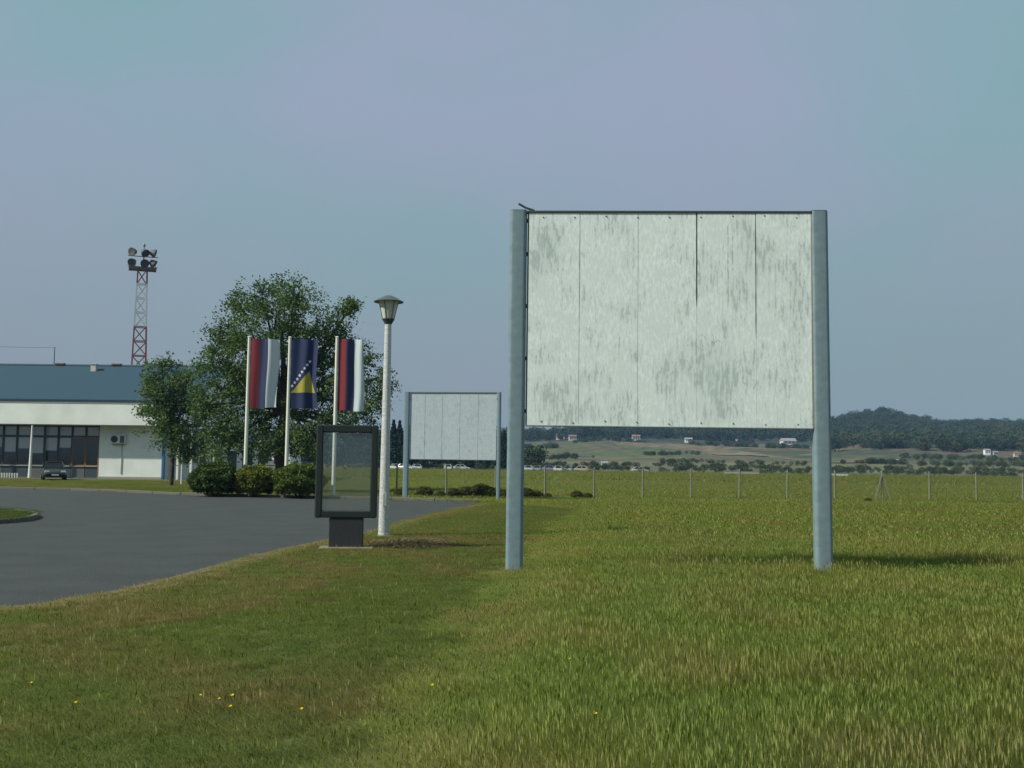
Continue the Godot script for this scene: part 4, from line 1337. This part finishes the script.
	for c in cs2:
		car(gd(c[0], c[1] + 34.0), c[4], c[2], c[3], c[5], "cars parked beyond the meadow")
	car(terminal_front(), 0.46, "car_black", Color(0.014, 0.02, 0.018), "dark car parked facing the road in front of the glazed hall", "")

func terminal_front() -> Vector3:
	var g := gd(54.5, 82.0)
	return g

func car(at: Vector3, turn: float, key: String, c: Color, label: String, group: String) -> void:
	# the nose points to +z
	var t := thing("parked_car", label, "car", at, turn, group)
	var body := mat(key, c, 0.3, 0.1)
	body.clearcoat_enabled = true
	body.clearcoat = 0.6
	var rub := mat("tyre", Color(0.02, 0.02, 0.02), 0.9)
	var gl := glass("car_glass", Color(0.05, 0.06, 0.065), 0.8)
	# stations along the length: z, half width, underside, belt height
	var st := [[-2.0, 0.70, 0.45, 0.80], [-1.9, 0.80, 0.30, 0.92], [-1.2, 0.85, 0.22, 0.96], [0.0, 0.86, 0.20, 0.94], [0.9, 0.85, 0.22, 0.90], [1.75, 0.80, 0.24, 0.74], [1.98, 0.72, 0.30, 0.62], [2.04, 0.62, 0.40, 0.52]]
	var s := Shape.new()
	var sect := func(q: Array) -> Array:
		var w: float = q[1]; var lo: float = q[2]; var hi: float = q[3]; var z: float = q[0]
		return [Vector3(-w * 0.86, lo, z), Vector3(-w, lerpf(lo, hi, 0.35), z), Vector3(-w * 0.98, lerpf(lo, hi, 0.8), z), Vector3(-w * 0.88, hi, z), Vector3(0, hi + 0.03, z), Vector3(w * 0.88, hi, z), Vector3(w * 0.98, lerpf(lo, hi, 0.8), z), Vector3(w, lerpf(lo, hi, 0.35), z), Vector3(w * 0.86, lo, z)]
	for i in st.size() - 1:
		var a: Array = sect.call(st[i]); var b: Array = sect.call(st[i + 1])
		for k in 9:
			var k2 := (k + 1) % 9
			s.quad(a[k], a[k2], b[k2], b[k], (a[k] + a[k2]) * 0.5 - Vector3(0, 0.6, a[k].z))
	for e in [0, st.size() - 1]:
		var a: Array = sect.call(st[e])
		for k in 7: s.flat(a[0], a[k + 1], a[k + 2], Vector3(0, 0, -1 if e == 0 else 1))
	var bo := obj("body", s, body, t)
	# roof and pillars
	var ro := Shape.new()
	ro.box(Vector3(0, 1.40, -0.35), Vector3(1.14, 0.06, 1.5), 0.025)
	for sx in [-1, 1]:
		ro.bar(Vector3(0.55 * sx, 1.40, 0.36), Vector3(0.72 * sx, 0.92, 0.98), 0.07)
		ro.bar(Vector3(0.56 * sx, 1.40, -0.3), Vector3(0.76 * sx, 0.94, -0.3), 0.07)
		ro.bar(Vector3(0.55 * sx, 1.40, -1.05), Vector3(0.74 * sx, 0.95, -1.65), 0.10)
	obj("roof", ro, body, t)
	var gsh := [[Vector3(-0.53, 1.38, 0.36), Vector3(0.53, 1.38, 0.36), Vector3(0.70, 0.93, 0.97), Vector3(-0.70, 0.93, 0.97), Vector3.BACK], [Vector3(-0.53, 1.38, -1.05), Vector3(0.53, 1.38, -1.05), Vector3(0.72, 0.95, -1.64), Vector3(-0.72, 0.95, -1.64), Vector3.FORWARD], [Vector3(0.55, 1.38, 0.34), Vector3(0.55, 1.38, -1.04), Vector3(0.74, 0.95, -1.6), Vector3(0.73, 0.93, 0.94), Vector3.RIGHT], [Vector3(-0.55, 1.38, 0.34), Vector3(-0.55, 1.38, -1.04), Vector3(-0.74, 0.95, -1.6), Vector3(-0.73, 0.93, 0.94), Vector3.LEFT]]
	for g in gsh:
		var q := Shape.new()
		q.quad(g[0], g[1], g[2], g[3], g[4])
		obj("window", q, gl, t)
	for sx in [-1, 1]:
		for z in [-1.28, 1.30]:
			var w := Shape.new()
			w.lathe([Vector2(0.20, -0.09), Vector2(0.30, -0.085), Vector2(0.315, 0.0), Vector2(0.30, 0.085), Vector2(0.20, 0.09)], 16)
			var o := obj("wheel", w, rub, t)
			o.transform = Transform3D(Basis(Vector3.BACK, PI / 2), Vector3(0.76 * sx, 0.315, z))
			var h := Shape.new()
			h.lathe([Vector2(0.001, -0.095), Vector2(0.19, -0.085), Vector2(0.20, 0.0), Vector2(0.19, 0.085), Vector2(0.001, 0.095)], 12)
			obj("rim", h, mat("rim", Color(0.4, 0.41, 0.42), 0.35, 0.8), o)
		var hl := Shape.new(); hl.box(Vector3(0.58 * sx, 0.66, 1.90), Vector3(0.34, 0.15, 0.16), 0.03); obj("headlight", hl, mat("headlight", Color(0.8, 0.82, 0.82), 0.12, 0.6), t)
		var mi := Shape.new(); mi.box(Vector3(0.93 * sx, 1.0, 0.72), Vector3(0.18, 0.13, 0.1), 0.03); obj("mirror", mi, body, t)
		var tl := Shape.new(); tl.box(Vector3(0.62 * sx, 0.78, -1.96), Vector3(0.25, 0.18, 0.08), 0.02); obj("tail_light", tl, mat("tail_light_red", Color(0.25, 0.02, 0.02), 0.3), t)
	var pl := Shape.new(); pl.box(Vector3(0, 0.42, 2.05), Vector3(0.5, 0.11, 0.02), 0.004); obj("number_plate", pl, mat("plate_white", Color(0.75, 0.75, 0.73), 0.5), t)
	var bu := Shape.new(); bu.box(Vector3(0, 0.42, 1.98), Vector3(1.5, 0.18, 0.12), 0.04); obj("bumper", bu, rub, bo)

# ---------------------------------------------------------------- grass
func tuft(seed_: int, blades: int, spread: float, h0: float, h1: float, width: float, bend: float, cols: Array, seed_heads := 0.0) -> Mesh:
	var r := RandomNumberGenerator.new(); r.seed = seed_
	var s := Shape.new(); s.colored = true
	for i in blades:
		var a := r.randf() * TAU
		var p := Vector3(cos(a), 0, sin(a)) * spread * sqrt(r.randf())
		var h := r.randf_range(h0, h1)
		var b := r.randf() * TAU
		var out := Vector3(cos(b), 0, sin(b))
		var side := out.cross(Vector3.UP) * width * r.randf_range(0.6, 1.2) * 0.5
		var k := bend * r.randf_range(0.3, 1.3) * h
		var m := p + Vector3(0, h * 0.55, 0) + out * k * 0.3
		var e := p + Vector3(0, h, 0) + out * k
		s.tint = cols[r.randi() % cols.size()] * r.randf_range(0.85, 1.12)
		var n := (out * 0.5 + Vector3.UP).normalized()
		s.tri(p - side, p + side, m + side * 0.8, n, n, n)
		s.tri(p - side, m + side * 0.8, m - side * 0.8, n, n, n)
		s.tri(m - side * 0.8, m + side * 0.8, e, n, n, n)
		if r.randf() < seed_heads:
			s.tint = Color(1.5, 1.25, 1.0)
			var hs := width * 1.5
			s.tri(e - side.normalized() * hs, e + Vector3(0, 0.03, 0) + out * 0.01, e + side.normalized() * hs, n, n, n)
			s.tri(e - side.normalized() * hs, e - Vector3(0, 0.03, 0), e + side.normalized() * hs, n, n, n)
	return s.mesh()

func tall_side(x: float, d: float) -> float:
	# metres into the uncut meadow; negative on the mown side
	if d > 46.0:
		return x - gd(386.0, d).x
	var u := 512.0 + x / d * FOC
	var bd := [[5.0, 352.0], [6.2, 372.0], [7.6, 405.0], [9.8, 442.0], [12.5, 472.0], [17.5, 517.0], [22.0, 536.0], [30.0, 560.0], [40.0, 585.0], [47.0, 470.0]]
	var k := 0
	while k < bd.size() - 2 and d > bd[k + 1][0]: k += 1
	var ub: float = lerpf(bd[k][1], bd[k + 1][1], clampf((d - bd[k][0]) / (bd[k + 1][0] - bd[k][0]), 0, 1))
	return (u - ub) * d / FOC + noise_a.get_noise_2d(x * 1.5, d * 1.5) * 0.5 + rng.randfn() * 0.12

func edge_distance(p: Vector2) -> float:
	var best := 1e9
	for i in range(0, road_edge.size() - 1):
		var q := Geometry2D.get_closest_point_to_segment(p, road_edge[i], road_edge[i + 1])
		best = minf(best, q.distance_squared_to(p))
	return sqrt(best)

func grass() -> void:
	var gm := tinted("grass_blade", 0.9, Color(0.8, 0.85, 0.4))
	var ones := [Color(1, 1, 1), Color(0.92, 0.98, 0.9), Color(1.05, 1.03, 0.95), Color(1.12, 1.04, 0.9)]
	var mown := [tuft(1, 100, 0.12, 0.015, 0.045, 0.0034, 1.4, ones), tuft(2, 100, 0.12, 0.012, 0.04, 0.0034, 1.6, ones), tuft(3, 90, 0.12, 0.02, 0.06, 0.0028, 1.3, ones, 0.02)]
	var tall := [tuft(11, 100, 0.14, 0.05, 0.15, 0.0024, 1.4, ones, 0.01), tuft(12, 100, 0.14, 0.04, 0.13, 0.0024, 1.7, ones), tuft(13, 70, 0.14, 0.06, 0.23, 0.002, 1.0, ones, 0.12)]
	var wide := [tuft(21, 110, 0.40, 0.06, 0.19, 0.009, 0.7, ones, 0.03), tuft(22, 110, 0.42, 0.05, 0.17, 0.009, 0.8, ones)]
	var widem := [tuft(31, 110, 0.36, 0.02, 0.06, 0.009, 1.0, ones), tuft(32, 110, 0.36, 0.02, 0.06, 0.009, 1.0, ones)]
	var farg := [tuft(41, 90, 1.5, 0.2, 0.55, 0.04, 0.5, ones)]
	var M := [[], [], []]; var MC := [[], [], []]
	var T := [[], [], []]; var TC := [[], [], []]
	var WT := [[], []]; var WTC := [[], []]
	var WM := [[], []]; var WMC := [[], []]
	var F := [[]]; var FC := [[]]
	var bands := [[3.2, 8.0, 300.0], [8.0, 14.0, 190.0], [14.0, 24.0, 110.0], [24.0, 47.0, 30.0], [47.0, 110.0, 4.5], [110.0, 236.0, 0.45]]
	var r := RandomNumberGenerator.new(); r.seed = 99
	for B in bands:
		var d0: float = B[0]; var d1: float = B[1]
		var half := (512.0 + 170.0) / FOC
		var area := half * (d1 * d1 - d0 * d0)
		var count := int(area * B[2])
		for i in count:
			var d := sqrt(lerpf(d0 * d0, d1 * d1, r.randf()))
			var x := r.randf_range(-half, half) * d
			var p2 := Vector2(x, -d)
			if Geometry2D.is_point_in_polygon(p2, road_poly): continue
			if d > 84.0 and x < gd(230.0, d).x: continue
			var u := 512.0 + FOC * x / d
			var into := tall_side(x, d)
			var up := into > 0.0
			var a := noise_a.get_noise_2d(x, d); var b := noise_b.get_noise_2d(x * 2.0, d * 2.0); var c3 := noise_c.get_noise_2d(x, d)
			var sc := r.randf_range(0.75, 1.25)
			var col: Color
			var edge := 9.0
			if d > 8.0 and d < 47.0 and x < 2.0: edge = edge_distance(p2)
			if up:
				col = Color(0.225, 0.285, 0.078).lerp(Color(0.305, 0.300, 0.098), clampf(0.35 + a * 0.9 + b * 0.9, 0, 1)).lerp(Color(0.310, 0.245, 0.120), clampf(a * 0.7 + c3 * 0.5 - b * 0.7 - 0.12, 0, 0.7))
				if d < 9.0: col = col.lerp(Color(0.21, 0.18, 0.07), clampf(0.1 + b, 0, 0.4))
			else:
				col = Color(0.158, 0.192, 0.058).lerp(Color(0.235, 0.188, 0.090), clampf(0.25 + a * 0.9 + b * 0.9, 0, 0.9)).lerp(Color(0.095, 0.155, 0.042), clampf(c3 * 0.8, 0, 0.6))
				if edge < 0.45:
					if r.randf() < 0.30: continue
					col = col.lerp(Color(0.33, 0.28, 0.15), r.randf_range(0.3, 0.95))
				elif edge < 2.4: col = col.lerp(Color(0.25, 0.195, 0.10), clampf(0.15 + a * 0.9 + c3 * 0.6, 0, 0.75))
			col = col * (r.randf_range(0.88, 1.12) if up else r.randf_range(0.84, 1.36))
			var y := 0.0
			if Geometry2D.is_point_in_polygon(p2, island_poly): y = 0.11
			var hs := sc * (1.0 + 0.35 * a) * ((0.42 + 0.58 * smoothstep(0.0, 1.3, into)) if up else 1.0)
			var xf := Transform3D(Basis(Vector3.UP, r.randf() * TAU).scaled(Vector3(sc, hs, sc)), Vector3(x, y, -d))
			if d < 24.0:
				var v: int = i % 3
				if up: T[v].append(xf); TC[v].append(col)
				else: M[v].append(xf); MC[v].append(col)
			elif d < 110.0:
				var v: int = i % 2
				if d > 47.0:
					if up:
						xf = Transform3D(xf.basis.scaled(Vector3(1.5, 1.3 if d > 54.0 else 0.9, 1.5)), xf.origin)
					elif u < 380: xf = Transform3D(xf.basis.scaled(Vector3(1.5, 1.2, 1.5)), xf.origin)
				if up: WT[v].append(xf); WTC[v].append(col)
				else: WM[v].append(xf); WMC[v].append(col)
			else:
				F[0].append(xf); FC[0].append(col)
	for i in 900:                                    # dry stalks and coarse weeds in loose clumps
		var d := sqrt(lerpf(20.0, 700.0, r.randf()))
		var x := r.randf_range(-0.62, 0.62) * d
		if noise_a.get_noise_2d(x * 0.8 + 40.0, d * 0.8) < 0.12 or Geometry2D.is_point_in_polygon(Vector2(x, -d), road_poly): continue
		var up := tall_side(x, d) > 0.2
		if not up and r.randf() < 0.6: continue
		var k := r.randf_range(0.9, 1.35) * (1.0 if up else 0.4)
		T[2].append(Transform3D(Basis(Vector3.UP, r.randf() * TAU).scaled(Vector3(0.8, k, 0.8)), Vector3(x, 0, -d)))
		TC[2].append(Color(0.30, 0.255, 0.13) * r.randf_range(0.8, 1.15))
	for i in 2600:                                  # turf on the traffic island
		var g := gp(r.randf_range(-260, 36), r.randf_range(503, 545))
		if Geometry2D.is_point_in_polygon(Vector2(g.x, g.z), island_poly):
			WM[i % 2].append(Transform3D(Basis(Vector3.UP, r.randf() * TAU), Vector3(g.x, 0.11, g.z)))
			WMC[i % 2].append(Color(0.10, 0.13, 0.05) * r.randf_range(0.8, 1.25))
	var mn := Node3D.new(); mn.name = "mown_grass"; add_child(mn); tag(mn, "short mown grass of the roadside verge", "grass", "", "stuff")
	var tn := Node3D.new(); tn.name = "tall_grass"; add_child(tn); tag(tn, "tall uncut meadow grass round the big billboard", "grass", "", "stuff")
	var fn := Node3D.new(); fn.name = "field_grass"; add_child(fn); tag(fn, "dry grass of the wide airfield beyond the fence", "grass", "", "stuff")
	for k in 3:
		scatter("mown_tufts", mn, mown[k], gm, M[k], MC[k])
		scatter("tall_tufts", tn, tall[k], gm, T[k], TC[k])
	for k in 2:
		scatter("mown_tufts", mn, widem[k], gm, WM[k], WMC[k])
		scatter("tall_tufts", tn, wide[k], gm, WT[k], WTC[k])
	scatter("field_tufts", fn, farg[0], gm, F[0], FC[0])

# ---------------------------------------------------------------- odds and ends
func small_stuff() -> void:
	var r := RandomNumberGenerator.new(); r.seed = 321
	# raked clippings at the foot of the lamp
	var s := Shape.new(); s.colored = true
	for i in 1500:
		var c := gp(412, 545)
		var a := r.randf() * TAU
		var k := sqrt(r.randf())
		var p := c + Vector3(cos(a) * 0.95 * k, 0.02 + 0.14 * (1.0 - k) * r.randf() + 0.03 * r.randf(), sin(a) * 1.3 * k)
		var b := r.randf() * TAU
		var l := r.randf_range(0.06, 0.28)
		var dv := Vector3(cos(b), r.randf_range(-0.15, 0.35), sin(b)) * l * 0.5
		p.y = maxf(p.y, absf(dv.y) + 0.01)
		var w := Vector3(-sin(b), 0, cos(b)) * 0.006
		s.tint = [Color(0.13, 0.095, 0.06), Color(0.20, 0.15, 0.09), Color(0.08, 0.06, 0.04)][r.randi() % 3]
		s.quad(p - dv - w, p - dv + w, p + dv + w, p + dv - w, Vector3.UP)
	var o := obj("dry_clippings", s, tinted("clippings", 0.95))
	tag(o, "patch of brown raked clippings at the foot of the street lamp", "clippings", "", "stuff")
	# yellow flowers in the grass
	var first: Node3D = null
	var spots := [[568, 681], [594, 746], [431, 711], [218, 722], [230, 726], [227, 733], [197, 718], [72, 728], [30, 706], [298, 738], [862, 700]]
	for sp in spots:
		var at := gp(sp[0], sp[1])
		if first == null:
			first = thing("yellow_flower", "small yellow flower in the grass", "flower", at, 0.0, "yellow flowers in the grass")
			var st := Shape.new(); st.tube([Vector3.ZERO, Vector3(0.01, 0.09, 0), Vector3(0.0, 0.17, 0.01)], [0.002, 0.002, 0.0015], 5); obj("stem", st, mat("stem_green", Color(0.08, 0.12, 0.04), 0.8), first)
			var hd := Shape.new(); hd.colored = true
			for k in 14:
				var a := TAU * k / 14
				hd.tint = Color(0.62, 0.47, 0.03)
				hd.flat(Vector3(0, 0.17, 0.01), Vector3(cos(a - 0.16) * 0.02, 0.182, 0.01 + sin(a - 0.16) * 0.02), Vector3(cos(a + 0.16) * 0.02, 0.176, 0.01 + sin(a + 0.16) * 0.02), Vector3.UP)
			obj("head", hd, tinted("petal", 0.6), first)
		else:
			dup(first, at, sp[0] * 1.0, "", 0.8 + 0.05 * (sp[0] % 7))
	# pale service cabinet behind the shrubs
	var cab := thing("utility_cabinet", "pale utility cabinet standing behind the yellowish shrub", "cabinet", gd(271.5, 66.0), 0.1)
	var cm := mat("cabinet_grey", Color(0.45, 0.48, 0.48), 0.6, 0.0, grain, 1.0)
	part_box("casing", cab, cm, -0.3, 0.3, 0.1, 1.45, -0.2, 0.2, 0.015)
	part_box("door", cab, cm, -0.26, 0.26, 0.16, 1.38, 0.202, 0.215, 0.004)
	part_box("plinth", cab, mat("slab_concrete", Color.WHITE), -0.33, 0.33, 0.0, 0.1, -0.23, 0.23, 0.01)
	part_box("roof", cab, cm, -0.34, 0.34, 1.452, 1.5, -0.24, 0.24, 0.01)
